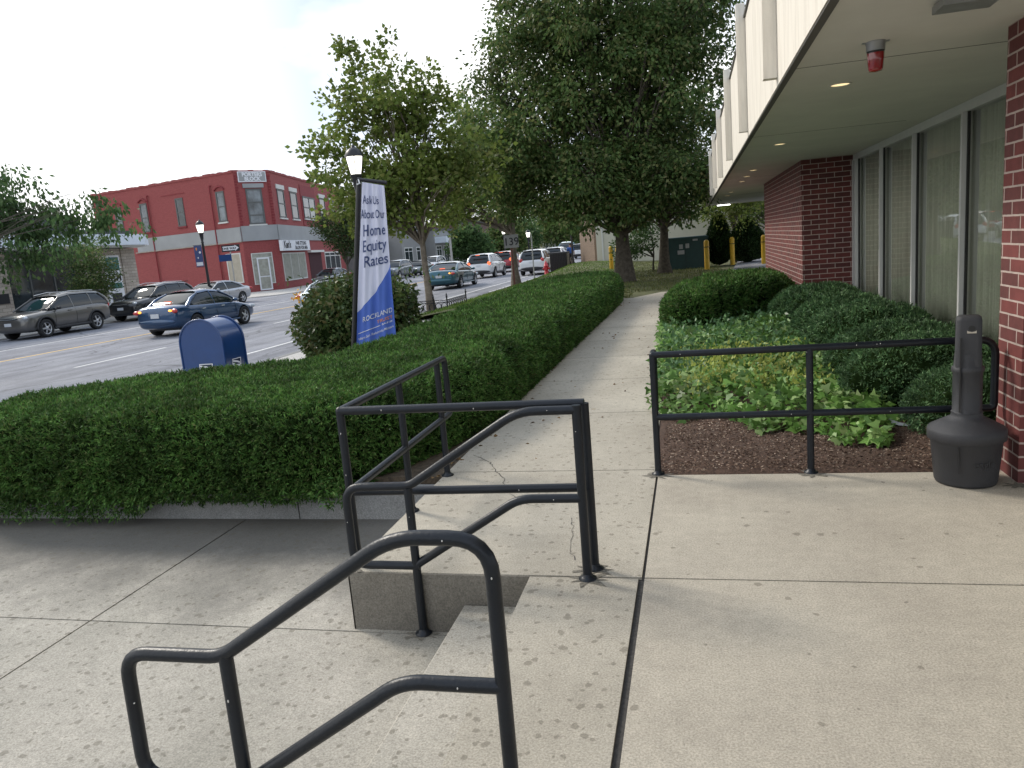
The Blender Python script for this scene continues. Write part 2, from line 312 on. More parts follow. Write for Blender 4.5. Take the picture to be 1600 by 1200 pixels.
class MB:
    def __init__(s): s.v = []; s.f = []; s.X = Matrix.Identity(4); s.sm = []
    def add(s, vs, fs, smooth=False):
        b = len(s.v); s.v += [tuple(s.X @ Vector(p)) for p in vs]; s.f += [tuple(b+i for i in f) for f in fs]; s.sm += [smooth]*len(fs); return s
    def box(s, x0, x1, y0, y1, z0, z1):
        x0, x1 = min(x0, x1), max(x0, x1); y0, y1 = min(y0, y1), max(y0, y1); z0, z1 = min(z0, z1), max(z0, z1)
        return s.add([(x, y, z) for z in (z0, z1) for y in (y0, y1) for x in (x0, x1)],
                     [(0, 2, 3, 1), (4, 5, 7, 6), (0, 1, 5, 4), (2, 6, 7, 3), (0, 4, 6, 2), (1, 3, 7, 5)])
    def bevbox(s, x0, x1, y0, y1, z0, z1, b):
        ring = lambda i, z: [(x0+b*i, y0), (x1-b*i, y0), (x1, y0+b*i), (x1, y1-b*i), (x1-b*i, y1), (x0+b*i, y1), (x0, y1-b*i), (x0, y0+b*i)] if 0 else None
        pts = []
        for ins, z in ((0, z0), (0, z1-b), (b, z1)):
            pts += [(x0+ins, y0+ins, z), (x1-ins, y0+ins, z), (x1-ins, y1-ins, z), (x0+ins, y1-ins, z)]
        fs = [(3, 2, 1, 0), (8, 9, 10, 11)]
        for k in (0, 4):
            for i in range(4): j = (i+1) % 4; fs.append((k+i, k+j, k+4+j, k+4+i))
        return s.add(pts, fs)
    def prism(s, poly, z0, z1):
        n = len(poly)
        a = sum(poly[i][0]*poly[(i+1) % n][1]-poly[(i+1) % n][0]*poly[i][1] for i in range(n))
        if a < 0: poly = poly[::-1]
        return s.add([(p[0], p[1], z0) for p in poly]+[(p[0], p[1], z1) for p in poly],
                     [tuple(range(n))[::-1], tuple(range(n, 2*n))]+[(i, (i+1) % n, n+(i+1) % n, n+i) for i in range(n)])
    def tube(s, pts, r, seg=12, caps=True):
        pts = [Vector(p) for p in pts]; n = len(pts)
        rs = r if isinstance(r, (list, tuple)) else [r]*n
        vs = []; prev = None
        for i, p in enumerate(pts):
            d = (pts[min(i+1, n-1)]-pts[max(i-1, 0)]).normalized()
            if prev is None:
                a = Vector((0, 0, 1)) if abs(d.z) < .9 else Vector((1, 0, 0)); u = d.cross(a).normalized()
            else: u = (prev - d*prev.dot(d)).normalized()
            prev = u; w = d.cross(u)
            vs += [tuple(p+(u*math.cos(2*PI*k/seg)+w*math.sin(2*PI*k/seg))*rs[i]) for k in range(seg)]
        fs = [(i*seg+k, i*seg+(k+1) % seg, (i+1)*seg+(k+1) % seg, (i+1)*seg+k) for i in range(n-1) for k in range(seg)]
        s.add(vs, fs, True)
        if caps: s.add(vs[:seg], [tuple(range(seg))[::-1]]); s.add(vs[-seg:], [tuple(range(seg))])
        return s
    def lathe(s, prof, seg=24, c=(0, 0, 0), smooth=True, sx=1, sy=1):
        n = len(prof)
        vs = [(c[0]+r*sx*math.cos(2*PI*k/seg), c[1]+r*sy*math.sin(2*PI*k/seg), c[2]+z) for r, z in prof for k in range(seg)]
        fs = [(i*seg+k, i*seg+(k+1) % seg, (i+1)*seg+(k+1) % seg, (i+1)*seg+k) for i in range(n-1) for k in range(seg)]
        return s.add(vs, fs, smooth)
    def ball(s, c, rx, ry, rz, seg=12, rings=8):
        prof = [(math.cos(-PI/2+PI*i/rings), math.sin(-PI/2+PI*i/rings)) for i in range(rings+1)]
        vs = [(c[0]+rx*r*math.cos(2*PI*k/seg), c[1]+ry*r*math.sin(2*PI*k/seg), c[2]+rz*z) for r, z in prof for k in range(seg)]
        fs = [(i*seg+k, i*seg+(k+1) % seg, (i+1)*seg+(k+1) % seg, (i+1)*seg+k) for i in range(rings) for k in range(seg)]
        return s.add(vs, fs, True)
    def mesh(s, name, mat, inv=None):
        me = bpy.data.meshes.new(name)
        v = s.v if inv is None else [tuple(inv @ Vector(p)) for p in s.v]
        me.from_pydata(v, [], s.f); me.polygons.foreach_set('use_smooth', s.sm)
        me.materials.append(MAT[mat] if isinstance(mat, str) else mat); me.update(); return me
    def build(s, name, mat, parent=None, local=False):
        inv = None
        if parent is not None and not local: inv = wmat(parent).inverted()
        o = bpy.data.objects.new(name, s.mesh(name, mat, inv)); C.objects.link(o)
        if parent is not None: o.parent = parent
        return o
def struct(name, mb, mat, label=None):
    o = mb.build(name, mat); o['kind'] = 'structure'
    if label: o['label'] = label
    return o
def arc(c, a0, a1, r, n=8):      # in XZ plane at c
    return [(c[0]+r*math.cos(a0+(a1-a0)*i/n), c[1], c[2]+r*math.sin(a0+(a1-a0)*i/n)) for i in range(n+1)]
def fillet(pts, rad, n=6):
    out = [Vector(pts[0])]
    for i in range(1, len(pts)-1):
        p = Vector(pts[i]); a = (Vector(pts[i-1])-p); b = (Vector(pts[i+1])-p)
        r = rad[i] if isinstance(rad, dict) and i in rad else (rad if not isinstance(rad, dict) else 0)
        if r <= 0: out.append(p); continue
        r = min(r, a.length*.49, b.length*.49) if r < 900 else r
        pa = p+a.normalized()*r; pb = p+b.normalized()*r
        for k in range(n+1):
            t = k/n; out.append(pa*(1-t)**2+p*2*t*(1-t)+pb*t*t)
    out.append(Vector(pts[-1])); return [tuple(p) for p in out]
def npmesh(name, V, F, mat, parent=None):   # F: (n,4) or (n,3)
    me = bpy.data.meshes.new(name); n, k = F.shape
    me.vertices.add(len(V)); me.vertices.foreach_set('co', V.astype(np.float32).ravel())
    me.loops.add(n*k); me.loops.foreach_set('vertex_index', F.astype(np.int32).ravel())
    me.polygons.add(n); me.polygons.foreach_set('loop_start', np.arange(0, n*k, k, dtype=np.int32))
    me.materials.append(MAT[mat] if isinstance(mat, str) else mat); me.update(calc_edges=True)
    o = bpy.data.objects.new(name, me); C.objects.link(o)
    if parent is not None:
        o.parent = parent; o.matrix_parent_inverse = wmat(parent).inverted()
    return o
def norm(a): return a/np.maximum(np.linalg.norm(a, axis=1, keepdims=True), 1e-9)
def leaves(P, D, length, width, fold=.25):
    """one pointed leaf (quad) per point P along direction D"""
    n = len(P); D = norm(D); r = norm(np.cross(D, RNG.normal(size=(n, 3)))); up_ = np.cross(D, r)
    Ln = length*RNG.uniform(.65, 1.25, (n, 1)); Wd = width*RNG.uniform(.7, 1.2, (n, 1))
    a = P; b = P+D*Ln*.45+r*Wd*.5+up_*Wd*fold; c = P+D*Ln; d = P+D*Ln*.45-r*Wd*.5+up_*Wd*fold
    V = np.stack([a, b, c, d], 1).reshape(-1, 3); F = np.arange(4*n).reshape(n, 4)
    return V, F
def text(s, size, bold=0, font_shear=0, align='CENTER', spacing=1.0):
    cu = bpy.data.curves.new('t', 'FONT'); cu.body = s; cu.size = size; cu.align_x = align; cu.offset = bold; cu.shear = font_shear; cu.space_character = spacing
    cu.resolution_u = 4
    o = bpy.data.objects.new('t', cu); C.objects.link(o)
    dg = bpy.context.evaluated_depsgraph_get(); me = bpy.data.meshes.new_from_object(o.evaluated_get(dg))
    v = [tuple(x.co) for x in me.vertices]; f = [tuple(p.vertices) for p in me.polygons]
    bpy.data.objects.remove(o); bpy.data.curves.remove(cu); bpy.data.meshes.remove(me)
    return v, f
def frame(P0, P1, z=0, flip=False):
    """matrix: x along P0->P1, y up, z outward (to the viewer's left side of the direction unless flip)"""
    d = Vector((P1[0]-P0[0], P1[1]-P0[1], 0)).normalized(); nrm = Vector((d.y, -d.x, 0))
    if flip: nrm = -nrm
    m = Matrix((d, Vector((0, 0, 1)), nrm)).transposed().to_4x4(); m.translation = (P0[0], P0[1], z); return m

# ------------------------------------------------------------ ground, road, pavements
RZ, SZ, LZ = -.33, -.25, -.33
struct('ground', MB().add([(-900, -300, -.62), (900, -300, -.62), (900, 1500, -.62), (-900, 1500, -.62)], [(0, 1, 2, 3)]), 'ground')
struct('road', MB().add([(-30.5, -60, RZ), (-8.66, -60, RZ), (-8.66, 400, RZ), (-30.5, 400, RZ)], [(0, 1, 2, 3)]), 'asphalt')
def strip(x0, x1, y0, y1, z=RZ+.004): return ([(x0, y0, z), (x1, y0, z), (x1, y1, z), (x0, y1, z)], [(0, 1, 2, 3)])
m = MB()
m.add(*strip(-10.36, -10.24, -40, 56)); m.add(*strip(-22.1, -21.98, -40, 45))
for k in range(-2, 9): m.add(*strip(-14.5, -14.38, 15.1+9.1*k, 18.4+9.1*k))
m.add(*strip(-9.2, -9.08, 34, 60))
struct('road_markings', m, 'white')
struct('centre_line', MB().add(*strip(-18.95, -18.80, -40, 200)).add(*strip(-18.68, -18.6, 33, 200)), 'yellow')
# pavement slabs of the street side
m = MB()
for k in range(-6, 40):
    for x0, x1 in ((-6.93, -5.35), (-8.49, -6.95)):
        if x0 > -7 and k < 4: continue
        m.box(x0, x1, 1.53*k+.006, 1.53*(k+1)-.006, -.45, SZ)
struct('near_pavement', m, 'walk')
struct('near_pavement_base', MB().box(-8.5, -7.02, -10, 5.3, -.55, SZ-.03).box(-8.5, -5.36, 5.3, 62, -.55, SZ-.03), 'joint')
m = MB()
for k in range(-5, 25): m.bevbox(-8.66, -8.5, 2.4*k+.006, 2.4*k+2.394, -.6, SZ+.005, .012)
struct('near_kerb', m, 'granite')
m = MB()
m.prism([(-26.7, -40), (-26.7, 36), (-27.6, 38), (-60, 38), (-60, -40)], -.6, SZ-.02)
m.prism([(-60, 46), (-29.5, 46), (-27.9, 47.4), (-27.6, 50), (-28.6, 400), (-80, 400)], -.6, SZ-.02)
struct('far_pavement', m, 'walk')
struct('side_street', MB().add([(-90, 37, RZ+.01), (-30, 37, RZ+.01), (-30, 47, RZ+.01), (-90, 47, RZ+.01)], [(0, 1, 2, 3)]), 'asphalt')

# lower landing, steps and block
m = MB()
for (x0, x1) in ((-7.0, -3.574), (-3.560, -1.225)):
    for (y0, y1) in ((-1.0, 1.70), (1.712, 3.486), (3.498, 5.28)):
        if x0 > -3.6 and y0 > 3.4: x1b = -1.875
        else: x1b = x1
        m.box(x0, x1b, y0, y1, -.5, LZ)
m.box(-1.874, -1.2, 3.498, 3.53, -.5, LZ)
struct('lower_landing', m, 'landing')
struct('landing_base', MB().box(-7, -1.2, -1, 5.28, -.6, LZ-.02), 'joint')
struct('stair_tread', MB().bevbox(-1.225, -.84, -1, 3.515, -.5, -.165, .008), 'landing')
m = MB()
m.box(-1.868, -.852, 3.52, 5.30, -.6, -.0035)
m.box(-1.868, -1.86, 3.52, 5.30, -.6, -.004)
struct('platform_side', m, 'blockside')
# upper slabs
m = MB(); g = .006
ys = [3.527, 5.30, 7.16, 8.93, 10.68, 12.45, 14.24, 16.0, 17.8, 19.4, 21.0]
for a, b in zip(ys[:-1], ys[1:]):
    far = 1 if b > 5.4 else 0
    rx = (-.30 if not far else -.31-.018*(a-5.3), -.30 if not far else -.31-.018*(b-5.3))
    m.prism([(-1.875, a+g), (rx[0], a+g), (rx[1], b-g), (-1.875, b-g)], -.11, 0)
m.prism([(-.86, -1), (-.315, -1), (-.315, 3.515), (-.86, 3.515)], -.3, 0)
struct('walkway_slabs', m, 'slab_spot')
m = MB()
m.prism([(-.285, 3.53), (5, 3.55), (5, 5.17), (-.285, 5.17)], -.11, 0)
m.prism([(-.285, -1.2), (5, -1.2), (5, 3.538), (-.285, 3.518)], -.11, 0)
m.prism([(-.315, 20.99), (-.9, 20.99), (-1.6, 20.99), (-.9, 22.4), (.6, 23.2), (1.0, 21.9)], -.11, 0)
struct('terrace_slabs', m, 'slab')
struct('slab_base', MB().box(-.85, 5, -1.2, 3.52, -.28, -.014).box(-1.86, 5, 3.525, 5.19, -.28, -.014).box(-1.86, -.32, 5.15, 21, -.2, -.014), 'joint')
# cracks running through the walkway slabs
def crackline(m, pts, w=.004, z=.0022):
    P = []
    for (x0, y0), (x1, y1) in zip(pts[:-1], pts[1:]):
        for k in range(5):
            t = k/5; P.append((x0+(x1-x0)*t+random.uniform(-.012, .012), y0+(y1-y0)*t+random.uniform(-.012, .012)))
    P.append(pts[-1])
    vs = []
    for i, p in enumerate(P):
        ww = w*random.uniform(.3, 1.0); vs += [(p[0]-ww, p[1], z), (p[0]+ww, p[1]+ww*.4, z)]
    m.add(vs, [(2*i, 2*i+1, 2*i+3, 2*i+2) for i in range(len(P)-1)])
m = MB()
crackline(m, [(-1.79, 5.76), (-1.60, 5.56), (-1.55, 5.42), (-1.38, 5.12), (-1.33, 4.9), (-1.15, 4.62), (-1.0, 4.52)])
crackline(m, [(-.78, 4.33), (-.72, 4.1), (-.71, 3.85), (-.66, 3.72)], .003)
crackline(m, [(-.42, 7.7), (-.38, 7.4), (-.33, 7.25)], .003)
struct('slab_cracks', m, 'crack')
m = MB()
for (cx, cy, cz) in ((-.562, 3.5, 0), (-.54, 3.62, 0), (-.57, 1.9, 0), (-1.46, 3.5, LZ), (-1.46, 1.9, LZ), (-1.2, 3.46, LZ), (-.285, 5.165, 0), (.72, 5.16, 0), (1.6, 5.16, 0), (1.84, 4.9, 0), (-1.86, 3.6, 0)):
    k = 22; rr = [random.uniform(.045, .085)*(1+.5*math.sin(a*2+cx*9)) for a in range(k)]
    m.add([(cx, cy, cz+.0026)]+[(cx+rr[a]*1.25*math.cos(2*PI*a/k), cy+rr[a]*.8*math.sin(2*PI*a/k)-.01, cz+.0026) for a in range(k)], [(0, 1+a, 1+(a+1) % k) for a in range(k)])
struct('post_foot_stains', m, 'stain')
# garden bed, hedge strip and lawn
m = MB(); nx, ny = 60, 90; vs = []
for j in range(ny+1):
    for i in range(nx+1):
        x = -.30+i*3.3/nx; y = 5.175+j*16.5/ny
        x = x + (-.018*(y-5.3))*(1-i/nx)
        e = min(1, (y-5.175)/.1)
        vs.append((x, y, -.045+e*.06+.012*math.sin(x*7)*math.sin(y*5)+random.uniform(-.006, .006)))
m.add(vs, [(j*(nx+1)+i, j*(nx+1)+i+1, (j+1)*(nx+1)+i+1, (j+1)*(nx+1)+i) for j in range(ny) for i in range(nx)], True)
struct('garden_bed', m, 'mulch')
m = MB(); m.box(-5.3, -1.88, 5.35, 21.5, -.3, -.05); struct('hedge_soil', m, 'dirt')
m = MB(); nx, ny = 40, 30; vs = []
def lawnz(x, y):
    if y < 20: return -.03
    e = min(1, max(0, (x+8.5)/1.6)); z = SZ+.0+(-.02-SZ)*e
    return z+.35*math.exp(-((x+6.2)/2.6)**2-((y-46)/9)**2)*e
for j in range(ny+1):
    for i in range(nx+1):
        x = -8.49+i*22/nx; y = 20.9+j*31/ny; vs.append((x, y, lawnz(x, y)-.004))
m.add(vs, [(j*(nx+1)+i, j*(nx+1)+i+1, (j+1)*(nx+1)+i+1, (j+1)*(nx+1)+i) for j in range(ny) for i in range(nx)], True)
struct('lawn', m, 'lawnbase')
struct('drive', MB().add([(1.5, 31, .02), (14, 28, .02), (14, 60, .02), (4, 60, .02)], [(0, 1, 2, 3)]), 'asphalt')
# low wall under the hedge
w = thing('low_wall', 'weathered grey granite kerb wall under the front of the clipped hedge', 'wall', (-4, 5.2, LZ))
m = MB()
for x0, x1 in ((-6.3, -4.6), (-4.59, -3.1), (-3.09, -1.875)): m.bevbox(x0, x1, 5.17 if x0 > -6.8 else 5.25, 5.33, LZ-.1, -.10, .012)
m.build('kerb_stone', 'granite', w)

# ------------------------------------------------------------ handrails
def pipe(m, pts, r=.0225, rad=.05, seg=14): m.tube(fillet(pts, rad), r, seg)
def flange(m, x, y, z): m.lathe([(.045, 0), (.045, .008), (.03, .014), (.0225, .03)], 16, (x, y, z))
def chips(t, pts):
    for p in pts: MB().ball(p, .0025, .0035, random.uniform(.0015, .006), 6, 4).build('chipped_spot', 'railchip', t)
def stair_rail(y, label):
    t = thing('stair_handrail', label, 'handrail', (-.57, y, 0), group='blue black pipe handrails')
    m = MB(); front = y < 3
    if front: pipe(m, [(-1.475, y, .015), (-1.84, y, .015), (-1.83, y, .465), (-1.475, y, .468), (-.86, y, .868), (-.57, y, .868), (-.57, y, 0)], rad={1: .085, 2: .085, 3: .05, 4: .09, 5: .12})
    else: pipe(m, [(-1.44, y, .055), (-1.81, y, .055), (-1.81, y, .485), (-1.45, y, .49), (-.85, y, .862), (-.562, y, .862)], rad={1: .09, 2: .09, 3: .04, 4: .09})
    m.build('top_rail', 'rail', t)
    m = MB(); pipe(m, [(-1.47, y, .015 if front else .052), (-.88, y, .418), (-.57, y, .42)], rad={1: .07}); m.build('mid_rail', 'rail', t)
    if not front:
        m = MB(); m.tube([(-.562, y, .885), (-.562, y, .01)], .0225, 14); flange(m, -.562, y, 0); m.build('post', 'rail', t)
    else:
        m = MB(); flange(m, -.57, y, 0); m.build('flange', 'rail', t)
    m = MB(); m.tube([(-1.46, y, .48), (-1.46, y, LZ)], .0225, 14); flange(m, -1.46, y, LZ); m.build('post', 'rail', t)
    chips(t, [(-.7, y-.022, z) for z in (.42, .868)] + [(-.57+.002, y-.022, .76), (-1.46, y-.022, .33), (-1.81, y-.022, .3)])
stair_rail(1.90, 'nearest dark pipe handrail with a rounded loop, at the front of the steps')
stair_rail(3.50, 'dark pipe handrail sloping down the far side of the steps, beside the square platform guardrail')
t = thing('platform_guardrail', 'square cornered dark pipe guardrail round the concrete platform above the landing', 'guardrail', (-1.84, 3.62, 0), group='blue black pipe guardrails')
m = MB(); m.tube([(-.54, 3.62, .868), (-1.845, 3.62, .868)], .0225, 14); pipe(m, [(-1.845, 3.62, .868), (-1.845, 5.40, .868), (-1.845, 5.42, .435), (-1.845, 3.62, .42)], rad={1: .05, 2: .04}); m.ball((-1.845, 3.62, .868), .0235, .0235, .0235); m.build('top_rail', 'rail', t)
m = MB(); m.tube([(-.54, 3.62, .435), (-1.845, 3.62, .42)], .0225, 14); m.build('mid_rail', 'rail', t)
for x, y, z0 in ((-.54, 3.62, .868), (-1.845, 3.62, .868), (-1.845, 4.46, .868), (-1.845, 5.22, .868)):
    m = MB(); m.tube([(x, y, z0), (x, y, 0)], .0225, 14); flange(m, x, y, 0); m.build('post', 'rail', t)
chips(t, [(-1.6, 3.598, .87), (-1.1, 3.598, .862), (-1.845, 3.598, .75), (-1.845, 3.598, .52), (-.9, 3.598, .43), (-1.83, 4.4, .88), (-1.825, 4.2, .62)])
t = thing('garden_guardrail', 'dark pipe guardrail between the terrace slab and the ivy bed', 'guardrail', (.7, 5.19, 0), group='blue black pipe guardrails')
m = MB(); pipe(m, [(-.285, 5.19, .845), (1.80, 5.19, .845), (1.80, 5.19, .41), (-.285, 5.19, .41)], rad={1: .10, 2: .03}); pipe(m, [(-.285, 5.19, .845), (-.285, 5.36, .845), (-.29, 5.37, .42)], rad=.05); m.ball((-.285, 5.19, .845), .0235, .0235, .0235); m.build('top_rail', 'rail', t)
for x in (-.285, .72, 1.60):
    m = MB(); m.tube([(x, 5.19, .845), (x, 5.19, 0)], .0225, 14); flange(m, x, 5.19, 0); m.build('post', 'rail', t)
chips(t, [(-.1, 5.167, .845), (.7, 5.167, .82), (1.0, 5.167, .85), (1.12, 5.167, .85), (1.14, 5.167, .853), (.3, 5.167, .40), (.6, 5.167, .41), (1.2, 5.167, .41), (.72, 5.167, .62), (.72, 5.167, .55)])

# ------------------------------------------------------------ cigarette receptacle
t = thing('cigarette_receptacle', 'charcoal plastic cigarette receptacle with tall neck beside the brick pillar', 'ash bin', (1.585, 4.99, 0), rz=math.radians(-14))
m = MB(); m.lathe([(0, .004), (.165, .004), (.172, .02), (.196, .285), (.203, .29)], 40); m.build('bucket', 'urn', t, local=True)
m = MB(); m.lathe([(.206, .275), (.213, .28), (.213, .335), (.205, .347), (.12, .395), (.088, .412), (.084, .425), (.084, .44)], 40); lid = m.build('lid', 'urn', t, local=True)
m = MB(); m.lathe([(.086, .44), (.078, .45), (.078, .68), (.086, .69), (.086, .715), (.074, .725), (.070, .8)], 8, sx=1.02); m.build('neck', 'urn', t, local=True)
m = MB(); w_, d_ = .068, .056
ring = lambda sx, sy, z: [(sx*math.cos(a)*(1/max(abs(math.cos(a)), abs(math.sin(a)))**.82), sy*math.sin(a)*(1/max(abs(math.cos(a)), abs(math.sin(a)))**.82), z) for a in [2*PI*k/24 for k in range(24)]]
R = [ring(.070, .062, .72), ring(.068, .059, .995), ring(.064, .056, 1.015), ring(.052, .044, 1.024)]
vs = sum(R, []); fs = [(i*24+k, i*24+(k+1) % 24, (i+1)*24+(k+1) % 24, (i+1)*24+k) for i in range(3) for k in range(24)] + [tuple(range(72, 96))]
m.add(vs, fs, True); m.build('hood', 'urn', t, local=True)
hole = MB(); hole.X = Matrix.Translation((.012, -.0605, .955)) @ Matrix.Rotation(PI/2, 4, 'X'); hole.lathe([(0, .004), (.017, .004), (.017, 0)], 18, smooth=False); hole.build('snuff_hole', 'gasket', t, local=True)
m = MB(); m.add([(-.012, -.066, .925), (.036, -.066, .925), (.036, -.066, .942), (.028, -.066, .936), (.012, -.066, .933), (-.004, -.066, .936), (-.012, -.066, .942)], [(0, 1, 2, 3, 4, 5, 6)]); m.build('snuff_plate', 'brass', t, local=True)
m = MB(); m.box(-.047, -.041, -.080, -.064, .45, .90); m.box(-.05, -.046, -.195, -.186, .10, .26); m.build('moulded_seam', 'gasket', t, local=True)
v, f = text('eagle', .062, bold=.0015); mm = MB()
mm.X = Matrix.Rotation(math.radians(28), 4, 'Z') @ Matrix.Translation((0, -.192, .135)) @ Matrix.Rotation(PI/2-.09, 4, 'X')
v2 = [(p[0], p[1], -.0+.19*(math.cos(p[0]/.19)-1)) for p in v]; mm.add(v2, f)
o = mm.build('moulded_lettering', 'plastic', t, local=True)

# ------------------------------------------------------------ bank building on the right
bk = thing('bank_building', 'low red brick office building with cream ribbed canopy over curtained windows', 'building', (3.5, 14, 0))
ZS = 2.67
MB().box(1.85, 3.4, 4.93, 5.29, -.1, ZS).build('brick_pillar', 'brick', bk)
m = MB(); m.box(1.85, 2.70, 14.0, 20.75, -.1, ZS); m.box(2.70, 5.5, 14.1, 20.75, -.1, ZS); m.build('brick_wall', 'brick', bk)
fx = lambda y: .648+.0040*y
m = MB(); m.prism([(fx(-3)+.047, -3), (8, -3), (8, 34.4), (fx(34.4)+.047, 34.4)], ZS, ZS+.09); m.build('soffit', 'soffit', bk)
for y in (5.75, 9.7, 17.4, 25.8): MB().box(fx(y)+.05, 2.4, y, y+.004, ZS-.0022, ZS-.0005).build('soffit_joint', 'joint', bk)
m = MB(); m.prism([(fx(-3), -3), (fx(-3)+.046, -3), (fx(34.4)+.046, 34.4), (8, 34.4), (8, 34.48), (fx(34.48), 34.48)], ZS-.012, 3.93); m.build('canopy_fascia', 'cream', bk)
m = MB(); m.prism([(fx(-3)+.006, -3), (fx(-3)+.052, -3), (fx(34.4)+.052, 34.35), (fx(34.4)+.006, 34.35)], ZS-.024, ZS-.013); m.prism([(fx(-3)-.02, -3), (.9, -3), (.95, 34.5), (fx(34.4)-.02, 34.5)], 3.932, 3.965); m.build('drip_edge', 'drip', bk)
MB().box(.87, 8, -3, 34.3, 3.8, 3.88).build('roof', 'roofing', bk)
for i, y in enumerate((-.3, 2.9, 6.26, 9.45, 13.05, 17.2, 21.4, 25.7, 30.0, 34.36)):
    m = MB(); m.bevbox(fx(y)-.10, fx(y)-.002, y, y+.09, 2.715 if i < 9 else ZS-.03, 4.09, .006); m.build('canopy_rib', 'cream', bk)
m = MB()
yy = [5.29, 6.95, 8.62, 10.36, 12.02, 13.70, 13.995]
m.box(2.66, 2.80, 5.29, 14, 2.575, ZS-.001); m.box(2.66, 2.80, 5.29, 14, -.02, .14)
for y in yy[1:-1]: m.box(2.63, 2.80, y-.023, y+.023, .14, 2.575)
m.box(2.64, 2.8, 13.93, 13.996, .14, 2.575)
m.build('window_frame', 'alu', bk)
for a, b in zip(yy[:-2], yy[1:-1]):
    MB().box(2.675, 2.70, b-.045, b-.024, .141, 2.574).build('window_gasket', 'gasket', bk); MB().box(2.675, 2.70, a+.024, a+.036, .141, 2.574).build('window_gasket', 'gasket', bk)
gm = bpy.data.materials.new('tinted pane'); gm.use_nodes = True; t_ = gm.node_tree; t_.nodes.clear()
gl = nn(t_, 'ShaderNodeBsdfGlossy', {'Color': (.9, .92, .95, 1), 'Roughness': .012}); tp = nn(t_, 'ShaderNodeBsdfTransparent', {'Color': (.86, .88, .82, 1)})
fr = nn(t_, 'ShaderNodeFresnel', {'IOR': 1.75}); mxs = nn(t_, 'ShaderNodeMixShader', {0: fr.outputs[0], 1: tp.outputs[0], 2: gl.outputs[0]}); nn(t_, 'ShaderNodeOutputMaterial', {0: mxs.outputs[0]})
MAT['pane'] = gm
for a, b in zip(yy[:-2], yy[1:-1]):
    MB().add([(2.712, a+.034, .142), (2.712, a+.034, 2.574), (2.712, b-.034, 2.574), (2.712, b-.034, .142)], [(0, 1, 2, 3)]).build('window_pane', 'pane', bk)
    m = MB(); n = 90; vs = []
    for k in range(n+1):
        y = a+.04+(b-a-.08)*k/n; x = 2.80+.028*math.sin(k*1.25+.6*math.sin(k*.37)+a)+.01*math.sin(k*.5)
        vs += [(x, y, .12), (x, y, 2.6)]
    m.add(vs, [(2*k, 2*k+2, 2*k+3, 2*k+1) for k in range(n)], True); m.build('curtain', 'curtain', bk)
m = MB(); m.box(3.3, 3.35, 5.2, 14, -.1, 2.66); m.build('inner_wall', 'dark', bk)
# ceiling fittings (things of their own)
ords = ['nearest', 'second', 'third', 'fourth', 'fifth', 'sixth', 'seventh']
for i, y in enumerate((6.63, 10.85, 15.3, 17.0, 18.7, 23.6, 26.1)):
    t = thing('downlight', ords[i]+' round recessed lamp along the canopy ceiling' if i else 'nearest round recessed lamp in the canopy ceiling behind the red beacon', 'ceiling light', (1.17+.005*i, y, ZS), group='recessed lamps in the canopy ceiling')
    m = MB(); m.lathe([(.085, -.002), (.082, -.008), (.07, -.008), (.068, -.003)], 28); m.build('rim', 'trim', t, local=True)
    m = MB(); m.lathe([(0, -.003), (.068, -.003)], 28); m.build('lens', 'downlight', t, local=True)
t = thing('beacon_light', 'red glass beacon with grey metal base under the canopy', 'warning light', (1.12, 5.22, ZS))
m = MB(); m.box(-.075, .075, -.012, .012, -.006, 0); m.lathe([(.056, 0), (.056, -.014), (.053, -.018), (.052, -.055)], 24); m.build('base', 'steel', t, local=True)
m = MB(); m.lathe([(.05, -.05), (.048, -.066)], 24); m.build('collar', 'black', t, local=True)
m = MB(); m.lathe([(.049, -.066), (.047, -.10), (.041, -.155), (.036, -.168), (0, -.172)], 24); m.build('lens', 'red', t, local=True)
t = thing('ceiling_box', 'grey metal box fitting on the canopy ceiling nearest the camera', 'ceiling fitting', (1.36, 4.42, ZS))
m = MB(); m.bevbox(-.13, .13, -.09, .09, -.05, -.001, .012); m.build('housing', 'steel', t, local=True)
m = MB(); m.box(.13, .19, -.012, .012, -.03, -.005); m.build('conduit', 'steel', t, local=True)
t = thing('tube_light', 'bright white tube light at the far end of the canopy ceiling', 'ceiling light', (1.40, 33.9, ZS))
m = MB(); m.box(-.28, .28, -.1, .1, -.04, -.001); m.build('housing', 'trim', t, local=True)
m = MB(); m.box(-.26, .26, -.08, .08, -.075, -.041); m.build('diffuser', 'tube', t, local=True)

# ------------------------------------------------------------ clipped greenery
def smooth_poly(P, step=.12, it=3):
    P = np.array(P, float)
    for _ in range(it):
        Q = np.roll(P, -1, 0); P = np.stack([P*.75+Q*.25, P*.25+Q*.75], 1).reshape(-1, 2)
    d = np.linalg.norm(np.roll(P, -1, 0)-P, axis=1); cum = np.concatenate([[0], np.cumsum(d)]); n = int(cum[-1]/step)
    Pc = np.vstack([P, P[:1]]); s = np.linspace(0, cum[-1], n, endpoint=False)
    return np.stack([np.interp(s, cum, Pc[:, 0]), np.interp(s, cum, Pc[:, 1])], 1)
def lump(p, a, s):
    return a*(np.sin(p[:, 0]*s+1.3)*np.sin(p[:, 1]*s*1.1+.4)+.6*np.sin(p[:, 2]*s*1.7+p[:, 0]*s*.8)+.5*np.sin(p[:, 1]*s*2.3+p[:, 0]*s*1.9))
def tris_of(me):
    bm = bmesh.new(); bm.from_mesh(me); bmesh.ops.triangulate(bm, faces=bm.faces)
    bm.normal_update(); V = np.array([v.co[:] for v in bm.verts]); T = np.array([[v.index for v in f.verts] for f in bm.faces]); N = np.array([v.normal[:] for v in bm.verts]); bm.free(); return V, T, N
